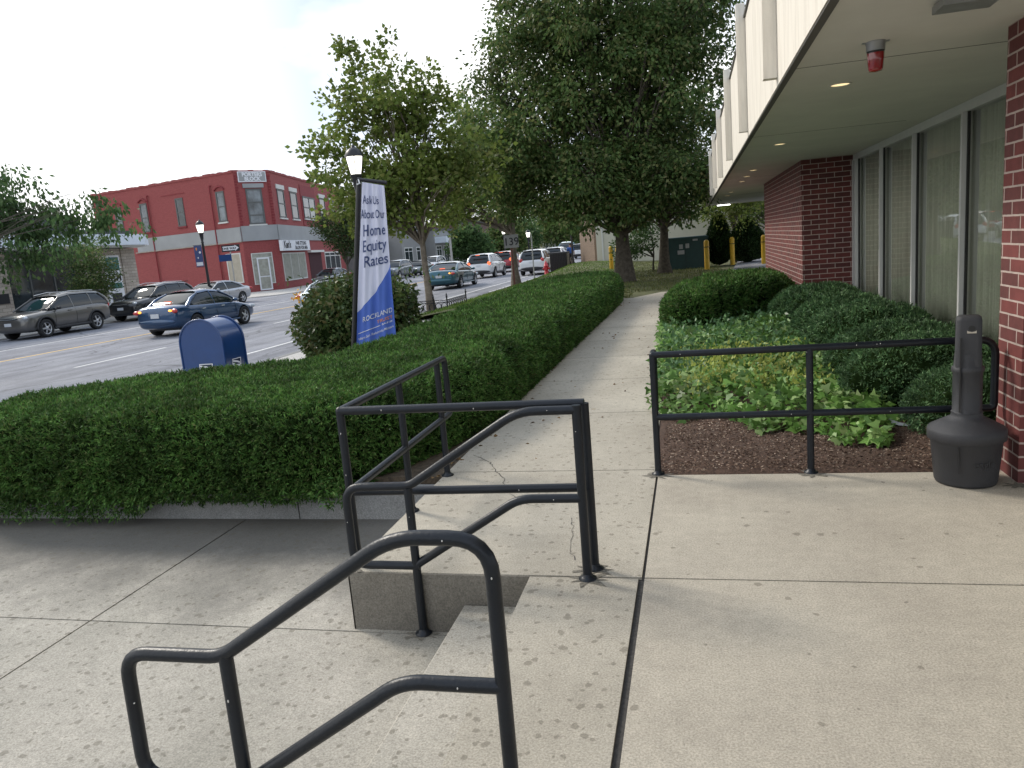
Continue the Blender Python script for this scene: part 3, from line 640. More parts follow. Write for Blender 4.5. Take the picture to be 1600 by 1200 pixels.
def tufts(V, T, N, density, blades, length, width, spread=.8, keep=None, sink=.02):
    a, b, c = V[T[:, 0]], V[T[:, 1]], V[T[:, 2]]
    ar = np.linalg.norm(np.cross(b-a, c-a), axis=1)/2
    dn = density((a+b+c)/3) if callable(density) else density
    cnt = RNG.poisson(ar*dn); idx = np.repeat(np.arange(len(T)), cnt); n = len(idx)
    r1, r2_ = np.sqrt(RNG.random(n)), RNG.random(n); w0, w1, w2 = 1-r1, r1*(1-r2_), r1*r2_
    P = a[idx]*w0[:, None]+b[idx]*w1[:, None]+c[idx]*w2[:, None]
    Nn = norm(N[T[idx, 0]]*w0[:, None]+N[T[idx, 1]]*w1[:, None]+N[T[idx, 2]]*w2[:, None])
    if keep is not None: k = keep(P, Nn); P, Nn = P[k], Nn[k]
    dist = np.linalg.norm(P, axis=1)
    tip = norm(Nn+RNG.normal(size=P.shape)*.45+np.array([0, 0, .25]))      # the shoot's own axis
    h = RNG.uniform(-sink, .02, (len(P), 1))
    Vs, Fs, off = [], [], 0
    for k in range(blades):
        D = norm(tip+RNG.normal(size=P.shape)*spread)
        base = P+Nn*h+tip*RNG.uniform(0, .035, (len(P), 1))
        sc = np.clip(dist/7, 1, 2.6)[:, None]
        V_, F_ = leaves(base, D, length*sc, width*sc); Vs.append(V_); Fs.append(F_+off); off += len(V_)
    return np.vstack(Vs), np.vstack(Fs)
def clipped(name, label, cat, poly, z0, ztop, r=.22, leaf='hedgeleaf', dens=900, blades=5, length=.04, width=.011, bulge=.05, group=None, keep=None, zt=None, lumps=.018):
    P = smooth_poly(poly); n = len(P)
    if np.sum(P[:, 0]*np.roll(P[:, 1], -1)-np.roll(P[:, 0], -1)*P[:, 1]) < 0: P = P[::-1]
    T = np.roll(P, -1, 0)-np.roll(P, 1, 0); T /= np.linalg.norm(T, axis=1)[:, None]; Nn = np.stack([T[:, 1], -T[:, 0]], 1)
    prof = [(-.13, 0.), (-.02, .10), (.5*bulge, .28), (bulge, .5), (bulge*.8, .68)]
    top = lambda q: ztop if zt is None else zt(q)
    rings = []
    for off, t in prof:
        Q = P+Nn*off; zz = np.array([z0+(top(q)-z0-r)*t/.68 if t < .68 else top(q)-r for q in Q]); rings.append(np.column_stack([Q, zz]))
    for k in range(1, 6):
        a = k/5*PI/2; Q = P+Nn*(bulge*.8-r*(1-math.cos(a))); rings.append(np.column_stack([Q, [top(q)-r+r*math.sin(a) for q in Q]]))
    V = np.vstack(rings); V = V+lump(V, lumps, 4.0)[:, None]*np.column_stack([np.tile(Nn, (len(rings), 1)), np.full(len(V), .8)])
    m_ = len(rings); F = [(i*n+k, i*n+(k+1) % n, (i+1)*n+(k+1) % n, (i+1)*n+k) for i in range(m_-1) for k in range(n)]
    bm = bmesh.new(); bv = [bm.verts.new(v) for v in V]
    for f in F: bm.faces.new([bv[i] for i in f])
    cap = bm.faces.new(bv[(m_-1)*n:])
    g = bmesh.ops.triangulate(bm, faces=[cap]); 
    tf = g['faces']; ed = list({e for f in tf for e in f.edges if len([q for q in e.link_faces if q in tf]) == 2})
    for _ in range(3):
        long = [e for e in bm.edges if e.calc_length() > .5 and min(v.co.z for v in e.verts) > z0+.2]
        if not long: break
        bmesh.ops.subdivide_edges(bm, edges=long, cuts=1); bmesh.ops.triangulate(bm, faces=[f for f in bm.faces if len(f.verts) > 4])
    bm.verts.ensure_lookup_table(); bm.normal_update()
    for v in bm.verts:
        if v.normal.z > .9 and zt is None: v.co.z += .018*math.sin(v.co.x*3.1)*math.sin(v.co.y*2.3)
    me = bpy.data.meshes.new('tmp'); bm.to_mesh(me); bm.free()
    Vt, Tt, Nt = tris_of(me)
    t = thing(name, label, cat, (float(P[:, 0].mean()), float(P[:, 1].mean()), z0), group=group)
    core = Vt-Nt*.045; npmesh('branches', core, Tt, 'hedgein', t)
    V_, F_ = tufts(Vt, Tt, Nt, dens, blades, length, width, keep=keep)
    npmesh('foliage', V_, F_, leaf, t); return t
def dens_near(c):
    d = np.linalg.norm(c-np.array([0, 0, 1.65]), axis=1); return np.clip(2900*(5.2/d)**1.35, 330, 3000)
keep_h = lambda P, N: (P[:, 2] > -.3) & ~((N[:, 0] < -.5) & (P[:, 1] > 7)) & (np.linalg.norm(P[:, :2], axis=1) < 24)
hedge = clipped('clipped_hedge', 'long clipped dark green yew hedge between the walkway and the street', 'hedge',
   [(-1.92, 4.98), (-1.9, 12), (-1.86, 19.6), (-1.95, 20.9), (-2.6, 21.8), (-3.4, 21.6), (-3.95, 20.4), (-4.05, 14), (-3.82, 11.0), (-3.74, 9.0), (-3.86, 7.75), (-4.4, 7.22), (-5.2, 7.12), (-5.95, 6.95), (-6.4, 6.4), (-6.5, 5.6), (-6.2, 5.02), (-4.5, 4.95)],
   -.14, .70, r=.2, dens=dens_near, blades=6, length=.036, width=.010, keep=keep_h, zt=lambda q: .60+.075*min(1, max(0, (q[1]-6)/3))-.03*min(1, max(0, (-q[0]-3)/2.5)))
# ragged lower skirt of the hedge hanging over the low wall
P = np.column_stack([RNG.uniform(-6.4, -2.6, 2600), RNG.uniform(4.93, 5.14, 2600), RNG.uniform(-.27, .05, 2600)])
hang = np.sin(P[:, 0]*2.1)+.6*np.sin(P[:, 0]*5.3+1)+.3*np.sin(P[:, 0]*11); P = P[P[:, 2] > -.10-.09*np.clip(hang+.2, -1, 1.6)-(P[:, 0] < -3.9)*.07-(P[:, 0] < -5.2)*.08]
Vs, Fs, off = [], [], 0
for k in range(6):
    D = norm(RNG.normal(size=P.shape)+np.array([0, -.7, -.5])); V_, F_ = leaves(P+RNG.normal(size=P.shape)*.012, D, .042, .011); Vs.append(V_); Fs.append(F_+off); off += len(V_)
npmesh('hanging_foliage', np.vstack(Vs), np.vstack(Fs), 'hedgeleaf', hedge)

clip2 = clipped('clipped_bush', 'wide clipped dark yew block at the bend of the walkway by the brick wall', 'bush',
   [(-.42, 12.4), (-.45, 14.2), (-.1, 15.6), (.6, 16.4), (1.55, 16.4), (1.8, 15.4), (1.62, 14.3), (1.25, 13.7), (.5, 12.9), (.05, 12.2)], .0, .74, r=.32, leaf='hedgeleaf', dens=900, blades=5, length=.038, width=.011, lumps=.03,
   zt=lambda q: .74-.10*((q[0]-.75)/1.15)**2)
def mound(i, label, x0, x1, yc, hw, h):
    cx, rx, cz = (x0+x1)/2, (x1-x0)/2, h*.40; m = MB(); nu_, nv_ = 56, 26; vs = []
    for j in range(nv_+1):
        ph = -PI/2*.72+(PI/2+PI/2*.72)*j/nv_
        for k in range(nu_):
            th = 2*PI*k/nu_; c, sn = math.cos(th), math.sin(th); e = .78
            dx = math.copysign(abs(c)**e, c)*math.cos(ph); dy = math.copysign(abs(sn)**.92, sn)*math.cos(ph)
            q = 1+.035*math.sin(th*5+i*2+ph*3)+.025*math.sin(th*9-ph*4+i)
            vs.append((cx+rx*dx*q, yc+hw*dy*q, max(.01, cz+(h-cz)*math.sin(ph)*(1+.03*math.sin(dx*7+i)))))
    m.add(vs, [(j*nu_+k, j*nu_+(k+1) % nu_, (j+1)*nu_+(k+1) % nu_, (j+1)*nu_+k) for j in range(nv_) for k in range(nu_)], True)
    me = m.mesh('tmp', 'hedgein'); Vt, Tt, Nt = tris_of(me)
    t = thing('rounded_yew', label, 'shrub', (cx, yc, 0), group='rounded yews under the bank windows')
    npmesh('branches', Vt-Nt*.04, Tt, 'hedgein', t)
    V_, F_ = tufts(Vt, Tt, Nt, 1500*(7/max(yc, 6)), 5, .032, .0095, keep=lambda P, N: P[:, 2] > .02)
    npmesh('foliage', V_, F_, 'yewleaf', t)
mound(0, 'rounded yew right behind the cigarette receptacle, nearest of the window yews', 1.56, 2.62, 6.12, .42, .50)
mound(1, 'second rounded yew from the guardrail, left of the receptacle neck', 1.24, 2.64, 7.05, .40, .60)
mound(2, 'middle rounded yew under the curtained windows', 1.30, 2.66, 8.12, .50, .58)
mound(3, 'long rounded yew just beyond the middle window yew', 1.30, 2.66, 9.55, .66, .64)
mound(4, 'fifth rounded yew along the windows, two before the brick corner', 1.36, 2.66, 11.2, .72, .60)
mound(5, 'farthest rounded yew, below the brick corner', 1.25, 2.66, 12.95, .78, .62)

# ivy and other ground cover (a mass, many hundreds of leaves)
def ivyshape(P, D, Nrm, size):
    n = len(P); s = size*RNG.uniform(.55, 1.25, (n, 1)); D = norm(D-Nrm*np.sum(D*Nrm, 1, keepdims=True)); R_ = np.cross(D, Nrm)
    prof = [(0, 0, 0), (.42, -.08, .06), (.50, .30, .0), (.26, .42, .05), (0, 1.0, -.12), (-.26, .42, .05), (-.50, .30, .0), (-.42, -.08, .06)]
    V = np.stack([P+R_*s*a+D*s*b+Nrm*s*c for a, b, c in prof], 1).reshape(-1, 3)
    base = np.arange(n)[:, None]*8; F = np.vstack([base+np.array(q) for q in ([0, 1, 2, 3], [0, 3, 4, 5], [0, 5, 6, 7])]); return V, F
edge_x = np.array([-.6, -.30, .05, .45, .72, .85, .96, 1.2, 1.37, 1.64]); edge_y = np.array([6.75, 6.85, 6.66, 6.32, 6.16, 5.98, 5.80, 5.84, 5.90, 6.45])
def ivyregion(n, y1=15.5, pw=1.5):
    y = 5.7+(y1-5.7)*RNG.random(n)**pw; x = RNG.uniform(-.62, 1.85, n)
    ey = np.interp(x, edge_x, edge_y)+.13*np.sin(x*9)+.08*np.sin(x*23); left = -.335-.018*(y-5.3)-.10*(y > 7)*np.abs(np.sin(y*2.3))
    k = (y > ey) & (x > left) & (x < np.interp(y, [5.7, 8, 13, 15.5], [1.72, 1.5, 1.35, 1.0])); return x[k], y[k], np.minimum(1, (y[k]-ey[k])/.5)
gc = thing('ivy_bed', 'green ivy ground cover mixed with yellow green shoots beside the walkway', 'ivy', (.5, 8, 0)); 
gc['kind'] = 'stuff'
x, y, e = ivyregion(11000); h = .05+e*(.10+.12*(np.sin(x*2.7+1)*np.sin(y*1.9)+1)/2)*RNG.random(len(x))**.6
P = np.column_stack([x, y, h]); Nn = norm(RNG.normal(size=P.shape)*.55+np.array([0, -.35, 1.0])); V_, F_ = ivyshape(P, RNG.normal(size=P.shape), Nn, np.clip(.070+.004*y[:, None]-.02, .05, .10))
npmesh('ivy_leaves', V_, F_, 'ivyleaf', gc)
x, y, e = ivyregion(5200, pw=1.0); k = (y > 8.2+.9*np.sin(x*2)) & (x > -.45); x, y = x[k], y[k]
P = np.column_stack([x, y, .10+.22*RNG.random(len(x))]); V_, F_ = leaves(P, RNG.normal(size=P.shape)+np.array([0, 0, .8]), .075, .04); npmesh('low_leaves', V_, F_, 'pachleaf', gc)
cx = RNG.uniform(-.2, 1.15, 46); cy = RNG.uniform(6.9, 9.6, 46); Ps = []
for a, b in zip(cx, cy): Ps.append(np.column_stack([a+RNG.normal(size=26)*.07, b+RNG.normal(size=26)*.07, .17+RNG.random(26)*.15]))
P = np.vstack(Ps); V_, F_ = leaves(P, RNG.normal(size=P.shape)*.7+np.array([0, -.2, 1]), .045, .026); npmesh('yellow_shoots', V_, F_, 'euoleaf', gc)
# mulch chips, dry leaves
n = 9000; x = RNG.uniform(-.27, 1.95, n); y = RNG.uniform(5.2, 6.9, n); P = np.column_stack([x, y, .022+.012*np.sin(x*7)*np.sin(y*5)])
D = norm(RNG.normal(size=P.shape)*np.array([1, 1, .25])); V_, F_ = leaves(P, D, .022, .009, .4); o = npmesh('mulch_chips', V_, F_, 'chip'); tag(o, 'brown bark mulch chips scattered between the terrace and the ivy', 'mulch', kind='stuff')
n = 420; side = RNG.random(n); x = np.where(side < .8, -1.93+RNG.normal(size=n)*.05, RNG.uniform(-1.85, -.4, n)); y = RNG.uniform(5.3, 20.5, n)
P = np.column_stack([x, y, np.where(x < -1.88, -.04, .004)]); V_, F_ = leaves(P, RNG.normal(size=P.shape)*np.array([1, 1, .12]), .045, .03, .3); o = npmesh('leaf_litter', V_, F_, 'dryleaf'); tag(o, 'dry brown leaf litter along the foot of the long hedge', 'leaf litter', kind='stuff')
t = thing('paper_strip', 'curled white paper strip lying on the mulch at the ivy edge', 'litter', (1.47, 6.22, .03))
m = MB(); pts = [(-.13, .02, .105), (-.08, .01, .085), (-.03, 0, .055), (.03, -.005, .03), (.09, 0, .018), (.15, .01, .008)]
vs = []; 
for i, p in enumerate(pts): wd = .022*(1-.8*(i/5)**3); vs += [(p[0], p[1]-wd*.5, p[2]-wd*.6), (p[0], p[1]+wd*.5, p[2]+wd*.6)]
m.add(vs, [(2*i, 2*i+2, 2*i+3, 2*i+1) for i in range(5)], True); m.build('paper', 'signwhite', t, local=True)

# lawn blades
n = 42000; x = -8.3+RNG.random(n)*12; y = 21+RNG.random(n)**1.3*26
k = ~((x > -1.7) & (x < 1.1) & (y < 23.2)) & ~((x > 1.2) & (y > 31)) & ~((x < -1.85) & (y < 21.4)); x, y = x[k], y[k]
z = np.array([lawnz(a, b) for a, b in zip(x, y)]); P = np.column_stack([x, y, z]); V_, F_ = leaves(P, RNG.normal(size=P.shape)*.5+np.array([0, 0, 1]), .085, .022, .2)
kk = np.repeat((P[:, 0] < -3.6), 1); Fa = F_[~kk]; Fb = F_[kk]
o = npmesh('lawn_grass', V_, Fa, 'grass'); tag(o, 'patchy dull green lawn under the big shade tree', 'grass', kind='stuff')
o = npmesh('verge_grass', V_, Fb, 'grassbright'); tag(o, 'bright green grass mound beside the street pavement', 'grass', kind='stuff')

# ------------------------------------------------------------ trees
def tree(name, label, cat, base, r0, fork, blobs, ncl, nleaf, lsize, leafm, barkm='bark', clr=.55, limbs=26, lw=.6, group=None, lean=(0, 0), flat=.7, shell=.45, droop=0, trunktop=None):
    t = thing(name, label, cat, base, group=group); bx, by, bz = base
    B = np.array(blobs, float); vol = B[:, 3]*B[:, 4]*B[:, 5]; idx = RNG.choice(len(B), ncl, p=vol/vol.sum())
    d = norm(RNG.normal(size=(ncl, 3))); rr = RNG.random(ncl)**(shell)
    cen = B[idx, :3]+d*rr[:, None]*B[idx, 3:6]
    cen = cen+np.array([bx, by, bz])
    # leaves
    P, D = [], []
    cs = clr*RNG.uniform(.55, 1.35, ncl)
    q = RNG.normal(size=(ncl, nleaf, 3)); q *= (cs/1.6)[:, None, None]; q[:, :, 2] *= flat
    Pn = (cen[:, None, :]+q).reshape(-1, 3)
    Dn = norm(q.reshape(-1, 3)+RNG.normal(size=(ncl*nleaf, 3))*.25*clr + np.array([0, 0, -droop]))
    V_, F_ = leaves(Pn, Dn, lsize, lsize*lw, .15)
    npmesh('crown', V_, F_, leafm, t)
    m = MB(); top = trunktop or max(b[2]+b[5]*.55 for b in blobs)
    n = 9; pts = []; rs = []
    for i in range(n+1):
        f = i/n; z = top*f; pts.append((bx+lean[0]*f+.05*math.sin(f*7+bx)*min(1, f*3), by+lean[1]*f+.05*math.cos(f*6+by)*min(1, f*3), bz-.15+z)); rs.append(r0*(1-.86*f**.8)*(1+.55*math.exp(-z/.35)))
    m.tube(pts, rs, 14)
    sel = RNG.choice(ncl, min(limbs, ncl), replace=False)
    for s_ in sel:
        c = cen[s_]; h = min(max(fork, (c[2]-bz)*random.uniform(.25, .62)), top*.9); f = h/top
        i0 = min(n-1, int(f*n)); p0 = Vector(pts[i0]).lerp(Vector(pts[i0+1]), f*n-i0); rb = max(.016, r0*(1-.86*f**.8)*random.uniform(.28, .5))
        mid = p0.lerp(Vector(c), .5)+Vector((random.uniform(-.25, .25), random.uniform(-.25, .25), random.uniform(.0, .45)))
        P3 = [p0, p0.lerp(mid, .5)+Vector((0, 0, .08)), mid, mid.lerp(Vector(c), .5), Vector(c)]
        m.tube(P3, [rb, rb*.8, rb*.6, rb*.38, rb*.15], 7)
        for _ in range(2):
            e = Vector(c)+Vector((random.uniform(-1, 1), random.uniform(-1, 1), random.uniform(-.2, .8)))*clr*1.3
            m.tube([mid, mid.lerp(e, .6)+Vector((0, 0, .1)), e], [rb*.4, rb*.25, rb*.08], 5)
    m.build('trunk', barkm, t); return t
tree('linden_tree', 'huge dark green shade tree standing on the lawn at the end of the walkway', 'tree', (-2.45, 28.9, -.05), .30, 1.9,
   [(-.6, 0, 9.0, 4.2, 3.6, 3.4), (-2.2, .3, 6.2, 3.9, 3.4, 3.0), (2.0, 0, 6.2, 2.5, 3.2, 3.0), (-3.2, 0, 4.0, 2.6, 2.6, 1.5), (-.4, -.6, 3.8, 2.8, 2.8, 1.5), (1.4, -.4, 3.3, 2.0, 2.4, 1.3), (2.4, 0, 9.2, 2.0, 2.6, 2.4), (-2.7, .2, 9.2, 1.9, 2.4, 2.6), (.2, 0, 12, 2.8, 2.8, 1.8), (-4.5, .2, 4.9, 1.5, 2.0, 1.2), (-1.4, -1.2, 2.9, 1.9, 2.0, .8), (.9, -1.2, 2.5, 1.6, 1.8, .7), (-4.0, 0, 3.5, 1.2, 1.6, .7), (-4.3, 0, 7.3, 1.1, 1.2, .8), (-3.3, 0, 9.9, 1.0, 1.2, .9), (3.5, 0, 7.3, 1.0, 1.2, .8), (3.7, 0, 5.4, .8, 1, .7), (-3.9, -.4, 5.9, 1.3, 1.4, .6)],
   1150, 96, .165, 'lindenleaf', clr=.46, limbs=70, shell=.45, droop=.25)
tree('plane_tree', 'airy light green street tree rising behind the bank banner, trunk inside the low iron guard', 'tree', (-8.15, 23.2, SZ), .13, 2.3,
   [(-.9, 0, 6.3, 1.65, 1.6, 1.7), (-1.0, 0, 4.3, 2.6, 2.0, 1.1), (.9, 0, 4.6, 1.7, 1.8, 1.3), (-1.75, 0, 7.9, .55, .6, .9), (-.2, 0, 7.8, .55, .6, .8), (-1.0, 0, 7.7, .5, .6, .8), (-2.7, 0, 5.4, 1.0, 1.1, .7), (-.2, 0, 3.2, 1.7, 1.5, .6), (.7, 0, 6.2, .8, 1, 1.2), (-1.8, 0, 3.2, 1.3, 1.2, .7)],
   300, 46, .165, 'planeleaf', 'barkpale', clr=.30, limbs=60, shell=.55, lw=.85, group='street trees on the near pavement', lean=(-.5, .2), trunktop=7.4)
tree('plane_tree', 'light green street tree half hidden by the big shade tree, by the 139 sign', 'tree', (-8.35, 36.4, SZ), .2, 2.6,
   [(-1.0, 0, 5.6, 2.8, 2.2, 2.1), (-2.2, 0, 4.4, 2.6, 2.2, 1.1), (.2, 0, 4.6, 2.0, 2.0, 1.2), (-1.4, 0, 7.3, 1.5, 1.5, 1.3), (-3.6, 0, 3.5, 1.0, 1.2, .6)],
   330, 44, .17, 'planeleaf', 'barkpale', clr=.45, limbs=40, lw=.8, shell=.6, group='street trees on the near pavement', trunktop=7.5)
tree('lawn_tree', 'pale barked medium trunk behind the big shade tree, left of the green transformer', 'tree', (-1.12, 33.2, -.05), .26, 2.0, [(.3, 0, 4.6, 2.6, 2.2, 1.8), (1.4, .5, 3.5, 1.5, 1.4, .8), (-1.2, 0, 4.6, 2, 2, 1.5)], 300, 60, .15, 'lindenleaf', clr=.5, limbs=24)
tree('young_tree', 'thin dark sapling between the two lawn trunks', 'tree', (-1.75, 36.6, -.05), .05, .8, [(-.4, 0, 1.7, .9, .7, .9), (-1.2, 0, 1.1, .7, .6, .6)], 60, 40, .13, 'streetleaf', clr=.3, limbs=14)
tree('light_leaved_tree', 'yellowish green tree hanging over the yellow posts beyond the canopy', 'tree', (2.1, 38.9, 0), .10, 1.2, [(-.45, -3.0, 2.35, 1.25, .8, .62), (.5, -2.4, 2.9, 1.3, .8, .6), (.6, -.6, 4.0, 2.4, 1.8, 1.2), (-1.2, -1, 3.4, 1.2, 1.2, .8)], 210, 50, .15, 'planeleaf', clr=.42, limbs=22)
tree('screen_tree', 'dark green tree far right, seen between the canopy end and the brick wall', 'tree', (4.6, 47, 0), .22, 1.4, [(0, 0, 3.6, 3.0, 2, 2.4), (-3.4, 0, 4.2, 2.2, 1.8, 1.8)], 220, 60, .18, 'lindenleaf', clr=.6, limbs=20)
def conifer(label, x, y, h, r):
    t = thing('arborvitae', label, 'shrub', (x, y, 0), group='dark conifers by the yellow posts')
    m = MB(); m.tube([(x, y, 0), (x, y, h*.8)], [.05, .02], 8); m.build('trunk', 'bark', t)
    m = MB(); m.lathe([(r*.8*math.sin(min(PI, (k/10)**.62*PI*.97+.12))**.7, h*k/10*.97+.03) for k in range(11)], 16, (x, y, 0)); m.build('branches', 'hedgein', t)
    n = 5200; z = RNG.random(n)**.9*h; a = RNG.uniform(0, 2*PI, n); rad = r*np.sin(np.clip((z/h)**.62, 0, 1)*PI*.97+.12)**.7*RNG.uniform(.8, 1.05, n)*(1+.1*np.sin(a*5+z*4))
    P = np.column_stack([x+np.cos(a)*rad, y+np.sin(a)*rad, z+.05]); D = norm(np.column_stack([np.cos(a), np.sin(a), np.full(n, .9)])+RNG.normal(size=(n, 3))*.4)
    V_, F_ = leaves(P, D, .14, .055); npmesh('foliage', V_, F_, 'coniferleaf', t)
conifer('narrow dark conifer just right of the transformer and its yellow post', 1.25, 36.8, 2.35, .55)
conifer('rounder dark conifer between the second and third right hand yellow posts', 2.55, 37.6, 2.0, .85)

# ------------------------------------------------------------ street furniture
def put_text(m, X, s, size, at, z=.004, **k):
    v, f = text(s, size, **k); m.X = X @ Matrix.Translation((at[0], at[1], z)); m.add(v, f)
# mailbox
mbx = thing('mailbox', 'dark blue round topped street mailbox behind the clipped hedge', 'mailbox', (-6.72, 9.55, SZ))
def arch(x0, x1, zb, zt, n=18, ins=0):
    r = (x1-x0)/2-ins; cx = (x0+x1)/2; return [(cx-r, zb)]+[(cx-r*math.cos(PI*k/n), zt-r-ins+r*math.sin(PI*k/n)) for k in range(n+1)]+[(cx+r, zb)]
def archprism(m, prof, y0, y1):
    n = len(prof); m.add([(x, y0, z) for x, z in prof]+[(x, y1, z) for x, z in prof], [tuple(range(n)), tuple(range(n, 2*n))[::-1]]); b = [(x, y0, z) for x, z in prof]+[(x, y1, z) for x, z in prof]
    m.add(b, [(i, n+i, n+(i+1) % n, (i+1) % n) for i in range(n)], True)
m = MB(); archprism(m, arch(-7.05, -6.39, -.10, 1.00), 9.30, 9.82); m.build('body', 'mailblue', mbx)
for y0, y1 in ((9.285, 9.31), (9.81, 9.835)):
    m = MB(); P_ = [(x, (y0+y1)/2, z) for x, z in arch(-7.06, -6.38, -.10, 1.01)]; m.tube(P_, .013, 8); m.build('rim', 'mailblue', mbx)
for x, y in ((-7.0, 9.35), (-6.44, 9.35), (-7.0, 9.77), (-6.44, 9.77)): MB().box(x-.03, x+.03, y-.03, y+.03, SZ, -.10).build('leg', 'mailblue', mbx)
def eagle(X, s, par):
    m = MB(); m.X = X
    o = [(0, 0), (s, 0), (s*1.08, s*.78), (s*.10, s*.78)]; i = [(s*.06, s*.05), (s*.95, s*.05), (s*1.01, s*.73), (s*.14, s*.73)]
    m.add([(*p, .003) for p in o+i], [(k, (k+1) % 4, 4+(k+1) % 4, 4+k) for k in range(4)])
    lg = m.build('emblem_frame', 'signwhite', par)
    m = MB(); m.X = X; m.add([(*p, .002) for p in i], [(0, 1, 2, 3)]); m.build('emblem_ground', 'maildark', par)
    m = MB(); m.X = X
    for poly in ([(.14, .70), (.62, .62), (.93, .50), (.86, .40), (.60, .50), (.15, .58)], [(.40, .40), (.84, .36), (.60, .10), (.48, .07)], [(.12, .52), (.36, .48), (.16, .10), (.08, .10)], [(.92, .44), (.98, .36), (.70, .06), (.60, .06)]):
        m.add([(a*s, b*s, .005) for a, b in poly], [tuple(range(len(poly)))])
    m.build('emblem', 'signwhite', par)
F1 = frame((-7.05, 9.298), (-6.39, 9.298)); eagle(F1 @ Matrix.Translation((.23, .215, 0)), .22, mbx)
F2 = frame((-6.388, 9.30), (-6.388, 9.82)); eagle(F2 @ Matrix.Translation((.15, .24, 0)), .22, mbx)

# bank banner on its leaning pole
bn = thing('feather_banner', 'tall white and blue bank banner on a black pole behind the hedge', 'banner', (-4.35, 8.62, SZ))
YB = 8.75
def bxy(s, tt):   # s across 0..1, t up 0..1  -> world
    bl_, br_, tl_, tr_ = (-4.125, .552), (-3.581, .724), (-3.807, 2.559), (-3.512, 2.485)
    x, z = [bl_[k]*(1-s)*(1-tt)+br_[k]*s*(1-tt)+tl_[k]*(1-s)*tt+tr_[k]*s*tt for k in (0, 1)]
    y = YB+.022*math.sin(s*15+tt*2.2)*(.5+.5*s)+.010*math.sin(s*31-tt*5)
    return Vector((x, y, z))
m = MB(); nu, nv = 26, 60
def split_s(tt): return None
bnd = lambda s: .10+.31*s**1.0+.17*s**2.2   # boundary of the blue part
def sheet(m, lo, hi, off=0):
    vs = []
    for j in range(nv+1):
        for i in range(nu+1):
            s = i/nu; a, b = lo(s), hi(s); p = bxy(s, a+(b-a)*j/nv); vs.append((p.x, p.y+off, p.z))
    m.add(vs, [(j*(nu+1)+i, j*(nu+1)+i+1, (j+1)*(nu+1)+i+1, (j+1)*(nu+1)+i) for j in range(nv) for i in range(nu)], True)
lowb = lambda s: -.42
bl = lambda s: .226+.155*s**1.0+.097*s**3.0
m = MB(); sheet(m, bl, lambda s: 1.0); cl = m.build('upper_cloth', 'bannerwhite', bn)
m = MB(); sheet(m, lambda s: -.30, bl); cl2 = m.build('lower_cloth', 'bannerblue', bn)
def ban_text(s, size, x, y, mat, wid, **k):
    """x,y in cloth coordinates 0..1 (x centre), wid = width in s units"""
    v, f = text(s, 1.0, **k); bm = bmesh.new(); bv = [bm.verts.new(p) for p in v]; bm.verts.ensure_lookup_table()
    for q in f:
        try: bm.faces.new([bv[i] for i in q])
        except ValueError: pass
    xs = [p[0] for p in v]; w = max(xs)-min(xs); c = (max(xs)+min(xs))/2
    for k_ in range(1, 30):
        xx = min(xs)+w*k_/30; g = list(bm.verts)+list(bm.edges)+list(bm.faces); bmesh.ops.bisect_plane(bm, geom=g, plane_co=(xx, 0, 0), plane_no=(1, 0, 0))
    mm = MB(); vs = []
    bm.verts.index_update()
    for q in bm.verts:
        p = bxy(x+(q.co.x-c)/w*wid, y+q.co.y*size); vs.append((p.x, p.y-.007, p.z))
    mm.add(vs, [tuple(a.index for a in fc.verts) for fc in bm.faces]); bm.free(); return mm.build('lettering', mat, bn)
ban_text('Ask Us', .072, .42, .875, 'ink', .62, bold=.005)
ban_text('About Our', .076, .48, .788, 'ink', .88, bold=.005)
ban_text('Home', .100, .52, .680, 'ink', .76, bold=.008)
ban_text('Equity', .100, .52, .585, 'ink', .78, bold=.008)
ban_text('Rates', .098, .56, .490, 'ink', .72, bold=.008)
ban_text('ROCKLAND', .046, .56, .152, 'signwhite', .78, bold=.004)
ban_text('TRUST', .030, .74, .110, 'orange', .40, bold=.006)
ban_text('BANK', .016, .82, .086, 'signwhite', .28, bold=.01)
ban_text('Where Each Relationship Matters', .024, .50, .045, 'signwhite', .92, bold=.004)
m = MB(); vs = []
for k in range(21): 
    for q in (.088, .092): p = bxy(.03+.60*k/20, q); vs.append((p.x, p.y-.007, p.z))
m.add(vs, [(2*k, 2*k+2, 2*k+3, 2*k+1) for k in range(20)]); m.build('printed_rule', 'signwhite', bn)
m = MB(); a, b = bxy(0, -.42), bxy(0, 1.0)
m.tube([(-4.295, YB+.03, SZ), (-4.165, YB+.02, .55), (b.x-.034, YB+.015, b.z+.02)], [.040, .038, .028], 12); m.build('pole', 'black', bn)
m = MB(); c = bxy(1, 1); m.tube([(b.x-.05, YB+.015, b.z+.035), (c.x+.01, YB+.05, c.z+.035)], .022, 10); m.build('top_arm', 'black', bn)
m = MB(); m.tube([(b.x-.03, YB, b.z+.03), (b.x-.01, YB-.02, b.z-.02), (b.x-.045, YB-.03, b.z-.03)], .009, 8); m.build('tie', 'signwhite', bn)

